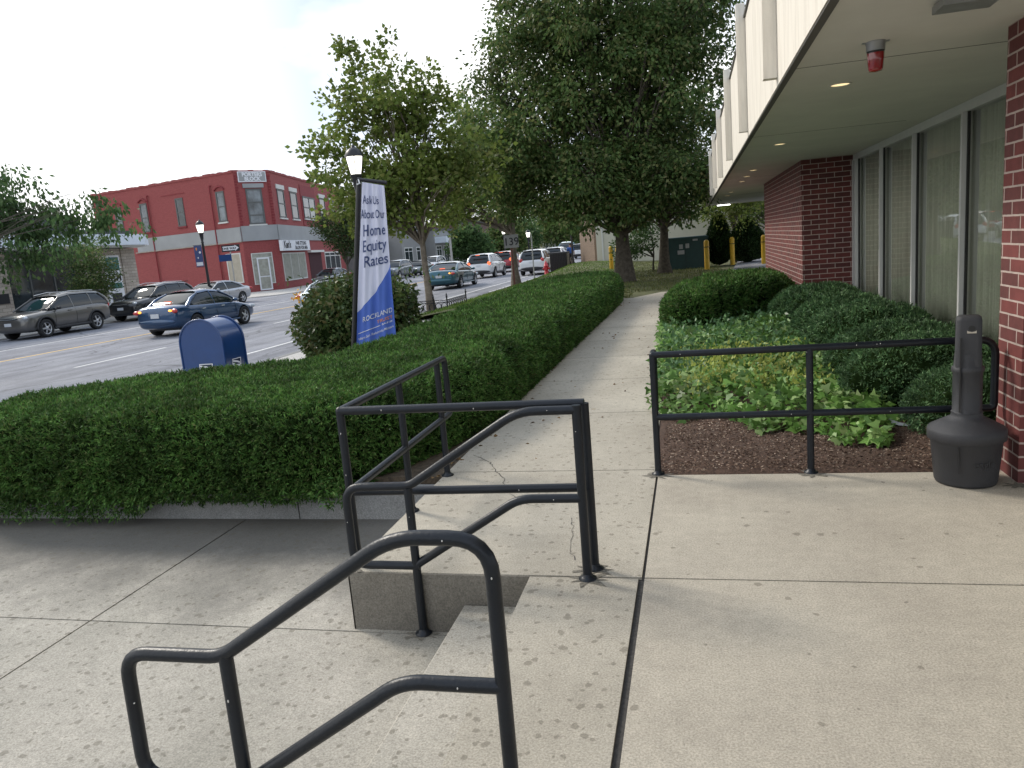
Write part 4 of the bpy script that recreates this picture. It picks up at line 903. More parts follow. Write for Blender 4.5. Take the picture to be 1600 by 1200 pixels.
# broad leaved round bush
bu = thing('round_bush', 'large round broad leaved bush behind the bank banner', 'bush', (-5.35, 11.9, SZ))
m = MB()
for k in range(9): a = k*.7; m.tube([(-5.35+.1*math.cos(a), 11.9+.1*math.sin(a), SZ), (-5.35+.5*math.cos(a), 11.9+.5*math.sin(a), .4), (-5.35+.8*math.cos(a), 11.9+.8*math.sin(a), .9)], [.02, .014, .006], 6)
m.build('stem', 'bark', bu)
n = 11500; d = norm(RNG.normal(size=(n, 3))); k = 1+.08*np.sin(d[:, 0]*6)*np.sin(d[:, 2]*7+1)+RNG.normal(size=n)*.035
P = np.column_stack([-5.52+d[:, 0]*1.04*k, 11.95+d[:, 1]*1.04*k, .56+np.sign(d[:, 2])*np.abs(d[:, 2])**.85*.84*k]); P = P[P[:, 2] > -.2]; 
dd = norm(P-np.array([-5.52, 11.95, .5])); P = P-dd*RNG.random((len(P), 1))**2*.35
V_, F_ = leaves(P, dd*.5+RNG.normal(size=P.shape)*.6+np.array([0, 0, -.4]), .10, .055, .2); npmesh('foliage', V_, F_, 'bushleaf', bu)
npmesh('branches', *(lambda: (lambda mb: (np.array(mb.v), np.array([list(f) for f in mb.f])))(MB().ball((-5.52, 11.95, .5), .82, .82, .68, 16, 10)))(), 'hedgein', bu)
P = np.array([-6.22, 11.25, 1.12])+RNG.normal(size=(18, 3))*np.array([.05, .05, .06]); V_, F_ = leaves(P, RNG.normal(size=P.shape), .07, .05); fl_ = npmesh('flowers', V_, F_, 'yellowflower', bu); fl_['kind'] = 'stuff'
P = np.array([-5.35, 11.9, 1.3])+RNG.normal(size=(160, 3))*np.array([.6, .6, .08]); V_, F_ = leaves(P, RNG.normal(size=P.shape)+np.array([0, 0, 1.2]), .10, .04); npmesh('leaves', V_, F_, 'bushleaf', bu)

# tree guard
tg = thing('tree_guard', 'low black wrought iron guard fence round the plane tree trunk', 'fence', (-8.2, 24.0, SZ))
corn = [(-8.95, 23.55), (-8.55, 22.95), (-7.55, 22.95), (-7.5, 24.9)]
for p in corn + [(-8.0, 22.95)]:
    m = MB(); m.lathe([(.035, 0), (.035, .03), (.022, .05), (.022, .50), (.036, .52), (.036, .54), (.014, .56), (.026, .59), (.0, .64)], 10, (p[0], p[1], SZ)); m.build('post', 'black', tg)
for a, b in zip(corn[:-1], corn[1:]):
    A_, B_ = Vector((*a, SZ)), Vector((*b, SZ)); m = MB(); Ln = (B_-A_).length; d = (B_-A_).normalized()
    for z in (.08, .42, .34): m.tube([A_+Vector((0, 0, z)), B_+Vector((0, 0, z))], .011, 6)
    n = max(3, int(Ln/.2))
    for k in range(n):
        c = A_+d*(Ln*(k+.5)/n); r = Ln/n*.46
        m.tube([c+d*(r*math.cos(q*PI/6))+Vector((0, 0, .21+.12*math.sin(q*PI/6))) for q in range(13)], .010, 5)
        m.tube([c+d*(r*.5*math.cos(q*PI/4))+Vector((0, 0, .38+.035*math.sin(q*PI/4))) for q in range(9)], .008, 5)
        m.tube([A_+d*(Ln*k/n)+Vector((0, 0, .08)), A_+d*(Ln*k/n)+Vector((0, 0, .42))], .009, 5)
    m.build('scroll_panel', 'black', tg)

# street lamps
def lamp(label, x, y, h, base_z=SZ, s=1.0, full=True):
    t = thing('street_lamp', label, 'street lamp', (x, y, base_z), group='black lantern street lamps')
    m = MB(); m.lathe([(.20, 0), (.20, .12), (.16, .16), (.15, .5), (.10, .62), (.085, .7), (.065, h-1.35), (.085, h-1.3), (.06, h-1.25), (.10, h-1.02), (.11, h-.86), (.15, h-.80), (.15, h-.76)], 14); m.build('pole', 'black', t, local=True)
    m = MB(); m.lathe([(.13, h-.76), (.20, h-.42), (.215, h-.32)], 8); g = m.build('lantern_glass', 'lampglass', t, local=True)
    m = MB(); m.lathe([(.24, h-.33), (.24, h-.30), (.19, h-.18), (.10, h-.11), (.05, h-.09), (.05, h-.05), (.025, h-.03), (.0, h)], 14)
    m.build('cap', 'black', t, local=True)
    m = MB()
    for k in range(4): a = k*PI/2+.4; m.tube([(.132*math.cos(a), .132*math.sin(a), h-.76), (.219*math.cos(a), .219*math.sin(a), h-.32)], .011, 5)
    m.build('cage', 'black', t, local=True)
    return t
lamp('nearest lit black lantern street lamp, right behind the bank banner', -8.27, 18.75, 4.80)
t2 = lamp('lit black lantern street lamp with a blue pennant in front of the red brick block', -27.2, 39.2, 4.9)
m = MB(); m.box(-.62, -.12, -.006, .006, 2.25, 3.45); m.build('pennant', 'ink', t2, local=True)
MB().box(-.58, -.16, -.010, -.008, 2.30, 2.50).build('pennant_print', 'signwhite', t2, local=True)
MB().ball((-.26, -.012, 3.05), .07, .004, .07, 10, 6).build('pennant_print', 'signwhite', t2, local=True)
MB().ball((-.46, -.012, 3.25), .05, .004, .09, 10, 6).build('pennant_print', 'orange', t2, local=True)
MB().ball((-.42, -.012, 2.75), .04, .004, .05, 10, 6).build('pennant_print', 'signwhite', t2, local=True)
m = MB(); m.tube([(-.66, 0, 3.47), (0, 0, 3.47)], .015, 6); m.build('pennant_arm', 'black', t2, local=True)
m = MB(); m.tube([(-.66, 0, 2.22), (0, 0, 2.22)], .015, 6); m.build('pennant_arm', 'black', t2, local=True)
t = lamp('small far lit lantern lamp by the street, left of the 139 sign', -17.6, 73, 3.9); t['label'] = 'small far lit lantern lamp up the street, left of the 139 sign'
t = lamp('tiny far lit lantern lamp just right of the 139 sign', -15.2, 73, 3.4)
# one-way sign
t = thing('one_way_sign', 'white arrow one way sign on a thin post before the red brick wall', 'sign', (-27.0, 41.5, SZ))
m = MB(); m.tube([(-27.0, 41.5, SZ), (-27.0, 41.5, 3.05)], .035, 8); m.build('post', 'galv', t)
X = frame((-27.45, 41.4), (-26.3, 41.55), 2.75); m = MB(); m.X = X; m.box(-.05, 1.1, 0, .40, -.01, 0); m.build('plate', 'inkblack', t)
m = MB(); m.X = X; m.add([(.03, .08, .004), (.80, .08, .004), (.80, .02, .004), (1.05, .20, .004), (.80, .38, .004), (.80, .32, .004), (.03, .32, .004)], [tuple(range(7))]); m.build('arrow', 'signwhite', t)
m = MB(); put_text(m, X, 'ONE WAY', .19, (.45, .13), .008, bold=.006); m.build('lettering', 'inkblack', t)
m = MB(); m.X = X; m.box(-.3, .5, -.55, -.15, -.01, 0); m.build('lower_plate', 'mailblue', t)
# 139 sign
t = thing('house_number_sign', 'grey square sign reading 139 on a rusty post', 'sign', (-8.33, 35.9, SZ))
X = frame((-8.62, 35.7), (-7.94, 35.7), 1.58); m = MB(); m.X = X; m.box(0, .70, 0, .62, -.03, 0); m.build('panel', 'greywall', t)
m = MB(); put_text(m, X, '139', .50, (.35, .13), .004, bold=.006); m.build('lettering', 'inkblack', t)
MB().box(-8.32, -8.25, 35.72, 35.79, SZ, 1.6).build('post', 'rust', t)
# thin metal pole, hydrant, bin, bollards, transformer, person
t = thing('sign_pole', 'thin bare galvanised pole on the pavement before the white parked car', 'pole', (-8.45, 41.4, SZ)); m = MB(); m.tube([(-8.45, 41.4, SZ), (-8.45, 41.4, 1.2), (-8.45, 41.4, 2.15)], .035, 8); m.build('shaft', 'galv', t); MB().box(-8.46, -8.44, 41.33, 41.47, 2.0, 2.25).build('edge_on_plate', 'steel', t)
t = thing('sign_pole', 'pale thin pole beyond the teal sedan, left of the far lamp', 'pole', (-19.6, 62, SZ)); m = MB(); m.tube([(-19.6, 62, SZ), (-19.6, 62, 3.0)], .10, 8); m.build('shaft', 'galv', t)
t = thing('fire_hydrant', 'bright red fire hydrant at the kerb behind the grass mound', 'fire hydrant', (-8.35, 44.6, SZ))
m = MB(); m.lathe([(.17, 0), (.17, .05), (.12, .07), (.12, .55), (.15, .57), (.15, .62), (.12, .64), (.10, .76), (.05, .82), (.05, .88), (0, .9)], 14); m.build('barrel', 'hydrant', t, local=True)
for dx, dy, r in ((.2, 0, .06), (-.2, 0, .06), (0, -.22, .08)):
    m = MB(); m.tube([(dx*.3, dy*.3, .45), (dx, dy, .45)], r, 10); m.build('outlet', 'hydrant', t, local=True)
t = thing('litter_bin', 'dark square slatted litter bin beside the red hydrant', 'bin', (-7.9, 46.8, SZ))
m = MB()
for k in range(10):
    q = -.5+.1*k+.01; m.box(q, q+.08, -.55, -.52, .08, 1.22); m.box(.52, .55, q, q+.08, .08, 1.22)
m.box(-.5, .5, -.51, .5, .06, 1.2); m.build('body', 'black', t, local=True); m = MB(); m.bevbox(-.58, .58, -.58, .58, 1.22, 1.32, .03); m.build('lid', 'plastic', t, local=True)
b0 = thing('yellow_bollard', 'left one of the two yellow posts beside the big tree trunk', 'bollard', (-4.0, 39.6, 0), group='yellow steel posts')
m = MB(); m.lathe([(.105, 0), (.105, 1.14), (.09, 1.20), (.05, 1.235), (0, 1.245)], 16); m.build('post', 'yellowpaint', b0, local=True)
m = MB(); m.lathe([(.107, .93), (.107, .96)], 16); m.build('band', 'inkblack', b0, local=True)
for (x, y, l) in ((-3.62, 39.1, 'right one of the two yellow posts beside the big tree trunk'), (.63, 33.5, 'yellow post in front of the green transformer corner'),
                  (1.8, 36.2, 'yellow post between the two dark conifers'), (3.02, 34.6, 'yellow post touching the brick wall edge'), (3.2, 34.95, 'yellow post half hidden behind the brick wall edge')): dup(b0, (x, y, 0), label=l)
t = thing('transformer_box', 'dark green utility transformer box with pale notices behind the lawn', 'utility box', (-.25, 36.4, 0))
m = MB(); m.bevbox(-1.25, -.0+.75, 35.6, 37.2, -.05, 1.42, .05); m.box(-1.28, .78, 35.57, 35.6, 1.30, 1.40); m.build('cabinet', 'greenbox', t)
for a, b, c, d in ((-.52, -.36, .90, 1.10), (-.24, -.08, .92, 1.12), (-.6, -.3, .66, .84), (.08, .3, 1.22, 1.3)): MB().box(a, b, 35.585, 35.597, c, d).build('notice', 'steel', t)
MB().box(-.255, -.245, 35.58, 35.598, 0, 1.3).build('door_gap', 'inkblack', t)
t = thing('flag_pole_base', 'thin dark post by the tan brick corner', 'post', (-8.3, 55.0, SZ)); m = MB(); m.tube([(-8.3, 55, SZ), (-8.3, 55, 2.1)], .07, 8); m.build('shaft', 'black', t)
t['label'] = 'thin dark upright post by the tan brick corner'; t.name = 'dark_post'
# person walking
pr = thing('person', 'person in a blue shirt and dark trousers walking along the far pavement', 'person', (-8.9, 58.0, SZ), rz=.4)
def skin(name, verts, edges, rad, mat, parent, lv=2):
    me = bpy.data.meshes.new(name); me.from_pydata(verts, edges, []); o = bpy.data.objects.new(name, me); C.objects.link(o)
    md = o.modifiers.new('s', 'SKIN'); 
    for i, r in enumerate(rad): me.skin_vertices[0].data[i].radius = (r, r) if not isinstance(r, tuple) else r
    me.skin_vertices[0].data[0].use_root = True
    o.modifiers.new('d', 'SUBSURF').levels = lv
    dg = bpy.context.evaluated_depsgraph_get(); m2 = bpy.data.meshes.new_from_object(o.evaluated_get(dg)); o.modifiers.clear(); o.data = m2; m2.materials.clear(); m2.materials.append(MAT[mat])
    for p in m2.polygons: p.use_smooth = True
    o.parent = parent; return o
vs = [(0, 0, .95), (0, .0, 1.15), (0, .01, 1.40), (0, .02, 1.50), (.01, .03, 1.62), (.02, .04, 1.72),
      (-.18, 0, 1.42), (-.23, .06, 1.15), (-.24, .18, .92), (-.25, .22, .84), (.18, 0, 1.42), (.25, -.1, 1.16), (.27, -.05, .93), (.28, -.02, .85),
      (-.09, 0, .92), (-.10, .16, .50), (-.10, .10, .08), (-.10, .22, .04), (.09, 0, .92), (.12, -.18, .52), (.14, -.42, .14), (.14, -.33, .06)]
es = [(0, 1), (1, 2), (2, 3), (3, 4), (4, 5), (2, 6), (6, 7), (7, 8), (8, 9), (2, 10), (10, 11), (11, 12), (12, 13), (0, 14), (14, 15), (15, 16), (16, 17), (0, 18), (18, 19), (19, 20), (20, 21)]
rd = [.14, .13, .15, .06, .10, .08, .06, .045, .035, .035, .06, .045, .035, .035, .09, .06, .045, .04, .09, .06, .045, .04]
skin('body', vs, es, rd, 'skin', pr)
skin('shirt', vs[:3]+[vs[6], vs[7], vs[10], vs[11]], [(0, 1), (1, 2), (2, 3), (3, 4), (2, 5), (5, 6)], [.165, .155, .17, .085, .07, .085, .07], 'shirt', pr)
skin('trousers', [vs[0], vs[14], vs[15], vs[16], vs[18], vs[19], vs[20]], [(0, 1), (1, 2), (2, 3), (0, 4), (4, 5), (5, 6)], [.16, .11, .085, .07, .11, .085, .07], 'trousers', pr)
m = MB(); m.ball((.02, .03, 1.70), .105, .115, .10, 12, 8); m.build('hair', 'hair', pr, local=True)

# ------------------------------------------------------------ cars
def apply_mods(o):
    dg = bpy.context.evaluated_depsgraph_get(); me = bpy.data.meshes.new_from_object(o.evaluated_get(dg)); o.modifiers.clear(); old = o.data; o.data = me
    return me
SHAPES = dict(
 sedan = dict(L=4.62, st=[(2.30, .50, .34, .56, .50), (2.24, .70, .26, .66, .58), (2.02, .83, .22, .74, .66), (1.5, .885, .20, .82, .76), (.95, .895, .19, .92, .86), (.2, .90, .19, .95, .90), (-.9, .90, .19, .98, .92), (-1.5, .89, .20, 1.03, .95), (-1.95, .86, .23, 1.05, .96), (-2.22, .80, .28, 1.02, .92), (-2.31, .66, .36, .90, .80)],
   cab=[(1.05, .93, .01), (.68, 1.16, .3), (.28, 1.37, .8), (-.3, 1.44, 1), (-.85, 1.40, .9), (-1.30, 1.21, .4), (-1.72, 1.02, .02)], wb=(1.36, -1.34), wr=.325, belt=.92, wbase=.83),
 suv = dict(L=4.6, st=[(2.30, .55, .40, .74, .66), (2.22, .76, .30, .90, .80), (1.98, .87, .26, .99, .90), (1.4, .91, .25, 1.04, .96), (.95, .92, .25, 1.08, 1.0), (.2, .925, .25, 1.10, 1.04), (-.9, .925, .25, 1.12, 1.06), (-1.5, .92, .26, 1.14, 1.08), (-2.0, .89, .30, 1.12, 1.06), (-2.24, .84, .36, 1.04, .98), (-2.31, .72, .42, .86, .78)],
   cab=[(1.12, 1.05, .01), (.75, 1.30, .35), (.32, 1.56, .85), (-.3, 1.66, 1), (-1.2, 1.655, 1), (-1.85, 1.60, .85), (-2.08, 1.35, .4), (-2.24, 1.08, .02)], wb=(1.38, -1.30), wr=.36, belt=1.06, wbase=.85))
_cache = {}
def car(name, label, kind, paint, x, y, heading, z=RZ, sx=1.0, sz=1.0, lit=None, clad=False, group='parked cars', tint='carglass'):
    sh = SHAPES[kind]; t = thing(name, label, 'car', (x, y, z), rz=math.radians(heading), group=group); t.scale = (sx, 1.0 if sx == 1 else min(sx, 1.04), sz)
    pm = MAT[paint]
    if kind not in _cache:
        m = MB(); sect = []
        for (px, w, zb, zt, zs) in sh['st']:
            half = [(0, zb), (.75*w, zb), (.96*w, zb+.07), (w, (zb+zs)*.48+.03), (w*.985, zs-.06), (w*.93, zs+.3*(zt-zs)), (w*.6, zt-.012), (0, zt)]
            full = half+[(-a, b) for a, b in half[-2:0:-1]]; sect.append([(px, a, b) for a, b in full])
        n = len(sect[0]); vs = sum(sect, []); fs = [(i*n+k, (i+1)*n+k, (i+1)*n+(k+1) % n, i*n+(k+1) % n) for i in range(len(sect)-1) for k in range(n)]
        fs += [tuple(range(n)), tuple(range((len(sect)-1)*n, len(sect)*n))[::-1]]
        m.add(vs, fs, True); o = bpy.data.objects.new('b', m.mesh('body', pm)); C.objects.link(o); o.modifiers.new('s', 'SUBSURF').levels = 2; apply_mods(o)
        bm = bmesh.new(); bm.from_mesh(o.data); bmesh.ops.recalc_face_normals(bm, faces=bm.faces); bm.to_mesh(o.data); bm.free()
        cut = MB()
        for wx in sh['wb']: cut.tube([(wx, -1.2, sh['wr']), (wx, 1.2, sh['wr'])], sh['wr']+.055, 36)
        cu = MB(); 
        cb = bmesh.new(); cb.from_mesh(cut.mesh('c', pm)); bmesh.ops.remove_doubles(cb, verts=cb.verts, dist=1e-5); bmesh.ops.recalc_face_normals(cb, faces=cb.faces); cme = bpy.data.meshes.new('c'); cb.to_mesh(cme); cb.free()
        co = bpy.data.objects.new('c', cme); C.objects.link(co)
        md = o.modifiers.new('b', 'BOOLEAN'); md.object = co; md.solver = 'EXACT'; md.operation = 'DIFFERENCE'; apply_mods(o); bpy.data.objects.remove(co)
        for p in o.data.polygons: p.use_smooth = True
        o.data.set_sharp_from_angle(angle=math.radians(38)); body = o.data; bpy.data.objects.remove(o)
        # cabin glass
        wb_ = sh['wbase']; belt = sh['belt']; zt_max = max(c[1] for c in sh['cab'])
        def csec(px, zt, f, grow=0, hw=None):
            wt = wb_-.24*(zt-belt)/(zt_max-belt)-.0; h = max(zt-belt, .02)
            return [(px, wb_+grow, belt-.06), (px, wb_-.02*f+grow, belt+h*.12), (px, wb_-(wb_-wt)*.62+grow, belt+h*.62), (px, wt-.02+grow, zt-.05*f+grow*.5), (px, wt-.14+grow, zt-.012*f+grow), (px, 0, zt+grow)]
        secs = []
        for (px, zt, f) in sh['cab']:
            h = csec(px, zt, f); secs.append(h+[(a, -b, c) for a, b, c in h[-2::-1]])
        n = len(secs[0]); m = MB(); vs = sum(secs, []); m.add(vs, [(i*n+k, i*n+k+1, (i+1)*n+k+1, (i+1)*n+k) for i in range(len(secs)-1) for k in range(n-1)]+[tuple(range(n)), tuple(range((len(secs)-1)*n, len(secs)*n))[::-1]], True)
        o = bpy.data.objects.new('b', m.mesh('cabin', 'carglass')); C.objects.link(o); o.modifiers.new('s', 'SUBSURF').levels = 2
        bm = bmesh.new(); bm.from_mesh(o.data); bmesh.ops.recalc_face_normals(bm, faces=bm.faces); bm.to_mesh(o.data); bm.free(); apply_mods(o)
        for p in o.data.polygons: p.use_smooth = True
        glass = o.data; bpy.data.objects.remove(o)
        # roof skin and pillars
        m = MB(); rs = [c for c in sh['cab'] if c[2] >= .8]; secs = []
        for (px, zt, f) in rs:
            h = csec(px, zt, f, .012)[2:]; h[0] = (px, h[0][1]*.35+h[1][1]*.65+.004, h[0][2]*.3+h[1][2]*.7); secs.append(h+[(a, -b, c) for a, b, c in h[-2::-1]])
        n = len(secs[0]); m.add(sum(secs, []), [(i*n+k, i*n+k+1, (i+1)*n+k+1, (i+1)*n+k) for i in range(len(secs)-1) for k in range(n-1)], True)
        roof = m
        pl = []; cb_ = sh['cab']
        def ptube(*a): q = MB(); q.tube(*a); pl.append(q)
        def side(i, f=.5, g=.008): s_ = csec(*cb_[i], g); return Vector(s_[3])*(1-f)+Vector(s_[2])*f
        for sg in (1, -1):
            fl = lambda v: Vector((v.x, v.y*sg, v.z))
            i0 = min(i for i, c in enumerate(cb_) if c[2] >= .8); i1 = max(i for i, c in enumerate(cb_) if c[2] >= .8)
            ptube([fl(Vector((cb_[0][0]+.05, wb_-.03, belt))), fl(side(1, .2)), fl(side(i0, .1))], [.035, .03, .028], 6)
            cw = .07 if kind == 'suv' else .075
            ptube([fl(side(i1, .2)), fl(side(i1+1, .35)), fl(Vector((cb_[-1][0]+.05, wb_-.05, belt+.0)))], [.04, cw, cw], 6)
            for bxp in ((-.22,) if kind == 'sedan' else (-.22, -1.25)):
                zt = np.interp(-bxp, [-c[0] for c in cb_], [c[1] for c in cb_]); s_ = csec(bxp, zt, 1, .0)
                ptube([fl(Vector((bxp, s_[1][1]+.004, belt-.02))), fl(Vector(s_[2])), fl(Vector(s_[3]))], .025, 6)
        _cache[kind] = (body, glass, roof, pl)
    body, glass, roof, pl = _cache[kind]
    def mk(nm, me, par=t):
        o = bpy.data.objects.new(nm, me); C.objects.link(o); o.parent = par; return o
    me = body.copy(); me.materials.clear(); me.materials.append(pm); bd = mk('body', me); mk('window_glass', glass); mk('roof', roof.mesh('roof', pm)); [mk('window_pillar', q.mesh('pillar', pm)) for q in pl]
    P = lambda mb, nm, mt, par=t: mk(nm, mb.mesh(nm, mt), par)
    L2 = sh['L']/2; zl = .62 if kind == 'sedan' else .84; zr = .86 if kind == 'sedan' else 1.0; wr = sh['wr']
    m = MB(); m.box(-1.95, 1.95, -.62, .62, .20 if kind == 'sedan' else .27, .7); P(m, 'underbody', 'plastic')  # black underbody block, added inside the body to darken the hollow wheel arches
    for wx in sh['wb']:
        for sg in (1, -1):
            y_ = sg*(.80 if kind == 'sedan' else .82)
            m = MB(); m.X = Matrix.Translation((wx, y_, wr)) @ Matrix.Rotation(-sg*PI/2, 4, 'X')
            m.lathe([(wr*.62, -.09), (wr*.93, -.10), (wr, -.07), (wr, .07), (wr*.93, .10), (wr*.66, .095), (wr*.62, .07)], 28); w = P(m, 'tyre', 'rubber'); w.name = 'wheel'
            m = MB(); m.X = Matrix.Translation((wx, y_, wr)) @ Matrix.Rotation(-sg*PI/2, 4, 'X'); m.lathe([(wr*.66, .085), (wr*.60, .08), (wr*.58, .03)], 28); m.lathe([(.075, .085), (.06, .095), (0, .095)], 14)
            for q in range(5):
                a = q*2*PI/5; c, s_ = math.cos(a), math.sin(a)
                m.add([(c*.05-s_*.035, s_*.05+c*.035, .085), (c*.05+s_*.035, s_*.05-c*.035, .085), (c*wr*.62+s_*.028, s_*wr*.62-c*.028, .078), (c*wr*.62-s_*.028, s_*wr*.62+c*.028, .078)], [(0, 1, 2, 3), (3, 2, 1, 0)][:1])
            P(m, 'rim', 'alloy', w)
            m = MB(); m.X = Matrix.Translation((wx, y_, wr)) @ Matrix.Rotation(-sg*PI/2, 4, 'X'); m.lathe([(0, .0), (wr*.62, .0)], 24); P(m, 'brake_disc', 'plastic', w)
    for sg in (1, -1):
        m = MB(); m.X = Matrix.Translation((L2-.20, sg*.66, zl)) @ Matrix.Rotation(-sg*.55, 4, 'Z'); m.ball((0, 0, 0), .10, .19, .075, 14, 8); P(m, 'headlight', 'headlamp')
        m = MB(); m.X = Matrix.Translation((-L2+.12, sg*.69, zr-.02)) @ Matrix.Rotation(sg*.5, 4, 'Z')
        if kind == 'suv': m.ball((0, 0, 0), .09, .15, .15, 14, 8)
        else: m.ball((0, 0, 0), .08, .20, .085, 14, 8)
        tl = P(m, 'tail_light', 'brake' if lit == 1 else 'tail')
        if lit == 2:
            m = MB(); m.X = Matrix.Translation((-L2+.045, sg*.60, zr)); m.ball((0, 0, 0), .055, .075, .04, 10, 6); P(m, 'bulb_glow', 'amber', tl)
        m = MB(); m.ball((.72, sg*1.0, sh['belt']+.03), .075, .10, .065, 12, 8); m.tube([(.75, sg*.84, sh['belt']-.03), (.73, sg*.95, sh['belt']+.0)], .02, 6); P(m, 'wing_mirror', pm if kind == 'sedan' else 'plastic')
        for hx in (.10, -.95):
            m = MB(); m.box(hx-.10, hx+.08, sg*.885 if kind == 'sedan' else sg*.905, (sg*.925 if kind == 'sedan' else sg*.945), sh['belt']-.13, sh['belt']-.10); P(m, 'door_handle', 'chrome' if kind == 'sedan' else pm)
        sd_ = .893 if kind == 'sedan' else .918
        for px in (.86, -.24, -1.12): m = MB(); m.tube([(px+.02, sg*sd_*.97, sh['belt']-.05), (px, sg*(sd_+.006), sh['belt']-.25), (px+.04, sg*(sd_+.004), .40)], .006, 4); P(m, 'door_seam', 'plastic')
        m = MB(); z0 = .20 if kind == 'sedan' else .27
        m.tube([(1.0, sg*.885, z0+.06), (-.95, sg*.885, z0+.06)], .035 if kind == 'sedan' else .06, 8); P(m, 'sill', 'plastic' if kind == 'suv' else pm)
        if clad:
            for wx in sh['wb']:
                m = MB(); m.tube([(wx+(wr+.085)*math.cos(a*PI/14), sg*.915, wr+(wr+.085)*math.sin(a*PI/14)) for a in range(0, 15)], .035, 6); P(m, 'arch_trim', 'plastic')
            m = MB(); m.tube([(.3, sg*.55, 1.62*1.0), (-.4, sg*.56, 1.70), (-1.7, sg*.54, 1.65)], .016, 6); P(m, 'roof_rack', 'chrome')
    zg = .52 if kind == 'sedan' else .70
    m = MB(); m.ball((L2-.07, 0, zg+.12), .05, .48, .06, 16, 6); P(m, 'grille', 'plastic')
    m = MB(); m.ball((L2-.075, 0, zg-.18), .06, .62, .09, 16, 6); P(m, 'lower_grille', 'plastic')
    m = MB(); m.tube([(L2-.03, -.40, zg+.125), (L2-.012, 0, zg+.11), (L2-.03, .40, zg+.125)], .014, 6); P(m, 'grille_bar', 'chrome')
    m = MB(); m.box(L2-.02, L2+.006, -.16, .16, zg-.14, zg-.02); P(m, 'front_plate', 'plate')
    m = MB(); m.box(-L2-.012, -L2+.03, -.16, .16, zr-.22, zr-.08); P(m, 'rear_plate', 'plate')
    if kind == 'suv': m = MB(); m.ball((-L2+.03, 0, .46), .06, .78, .13, 18, 8); P(m, 'rear_bumper', 'plastic'); m = MB(); m.box(-L2+.02, -L2+.16, -.5, .5, 1.60, 1.64); P(m, 'spoiler', pm)
    else: m = MB(); m.ball((-L2+.045, 0, .50), .06, .74, .12, 18, 8); P(m, 'rear_bumper', pm)
    if lit: m = MB(); m.box(-1.62 if kind == 'sedan' else -L2+.01, -1.58 if kind == 'sedan' else -L2+.03, -.14, .14, 1.10 if kind == 'sedan' else 1.57, 1.125 if kind == 'sedan' else 1.595); P(m, 'high_brake_light', 'brake')
    return t
for nm, c, k in (('grey', (.13, .125, .115), .6), ('black', (.012, .013, .015), .3), ('blue', (.018, .06, .14), .6), ('silver', (.46, .48, .50), .7), ('white', (.70, .71, .71), .1), ('paleblue', (.45, .52, .54), .4), ('slate', (.12, .14, .15), .6), ('teal', (.02, .10, .13), .6), ('red', (.30, .015, .03), .4), ('green', (.07, .085, .08), .5), ('sky', (.25, .42, .48), .3), ('midgrey', (.2, .2, .2), .5)): MAT['car_'+nm] = carpaint('car paint '+nm, c, k)
car('parked_suv', 'warm grey compact suv parked by the stone fronted shop, nearest parked car', 'suv', 'car_grey', -25.4, 26.02, -90, sx=.98, sz=1.0, clad=True)
car('parked_suv', 'black suv parked facing us between the grey suv and the silver sedan', 'suv', 'car_black', -25.95, 32.7, -90, clad=True)
car('moving_sedan', 'blue sedan with lit orange tail lamps driving away beyond the mailbox', 'sedan', 'car_blue', -16.9, 23.62, 88, sx=.98, lit=2, group='cars driving up the street')
car('parked_sedan', 'silver sedan parked before the red brick block, facing left', 'sedan', 'car_silver', -27.4, 39.8, -97, sx=1.05)
car('moving_sedan', 'pale blue white sedan mostly hidden behind the round bush', 'sedan', 'car_paleblue', -12.7, 26.6, 90, sx=1.0, group='cars driving up the street')
car('parked_sedan', 'dark sedan glimpsed just left of the banner pole', 'sedan', 'car_slate', -30.5, 61.5, -90)
car('parked_suv', 'slate grey suv parked facing us just right of the banner', 'suv', 'car_slate', -25.6, 64.2, -90)
car('parked_sedan', 'dark green grey sedan parked behind the slate suv, left of the plane tree trunk', 'sedan', 'car_green', -25.8, 70.5, -90)
car('parked_suv', 'white van like car glimpsed right of the plane tree trunk', 'suv', 'car_white', -27.5, 80.0, -90)
car('moving_sedan', 'dark teal sedan with lit brake lamps beyond the iron tree guard', 'sedan', 'car_teal', -13.05, 41.1, 90, sx=1.05, lit=2, group='cars driving up the street')
car('moving_suv', 'white suv with brake lamps lit, ahead of the teal sedan', 'suv', 'car_white', -13.95, 52.2, 90, lit=1, group='cars driving up the street')
car('moving_suv', 'dark red suv half hidden behind the 139 sign post', 'suv', 'car_red', -14.5, 61.0, 90, lit=1, group='cars driving up the street')
car('parked_suv', 'white suv parked at the near kerb left of the red hydrant', 'suv', 'car_white', -10.1, 51.2, 90)
car('parked_suv', 'second white car parked ahead of the white kerb side suv', 'suv', 'car_white', -10.0, 58.2, 90)
car('parked_suv', 'light blue van far up the street, left of the far white car', 'suv', 'car_sky', -14.6, 92, -90, sz=1.2)
car('parked_suv', 'far white car at the top of the street under the trees', 'suv', 'car_white', -12.0, 86, 90)

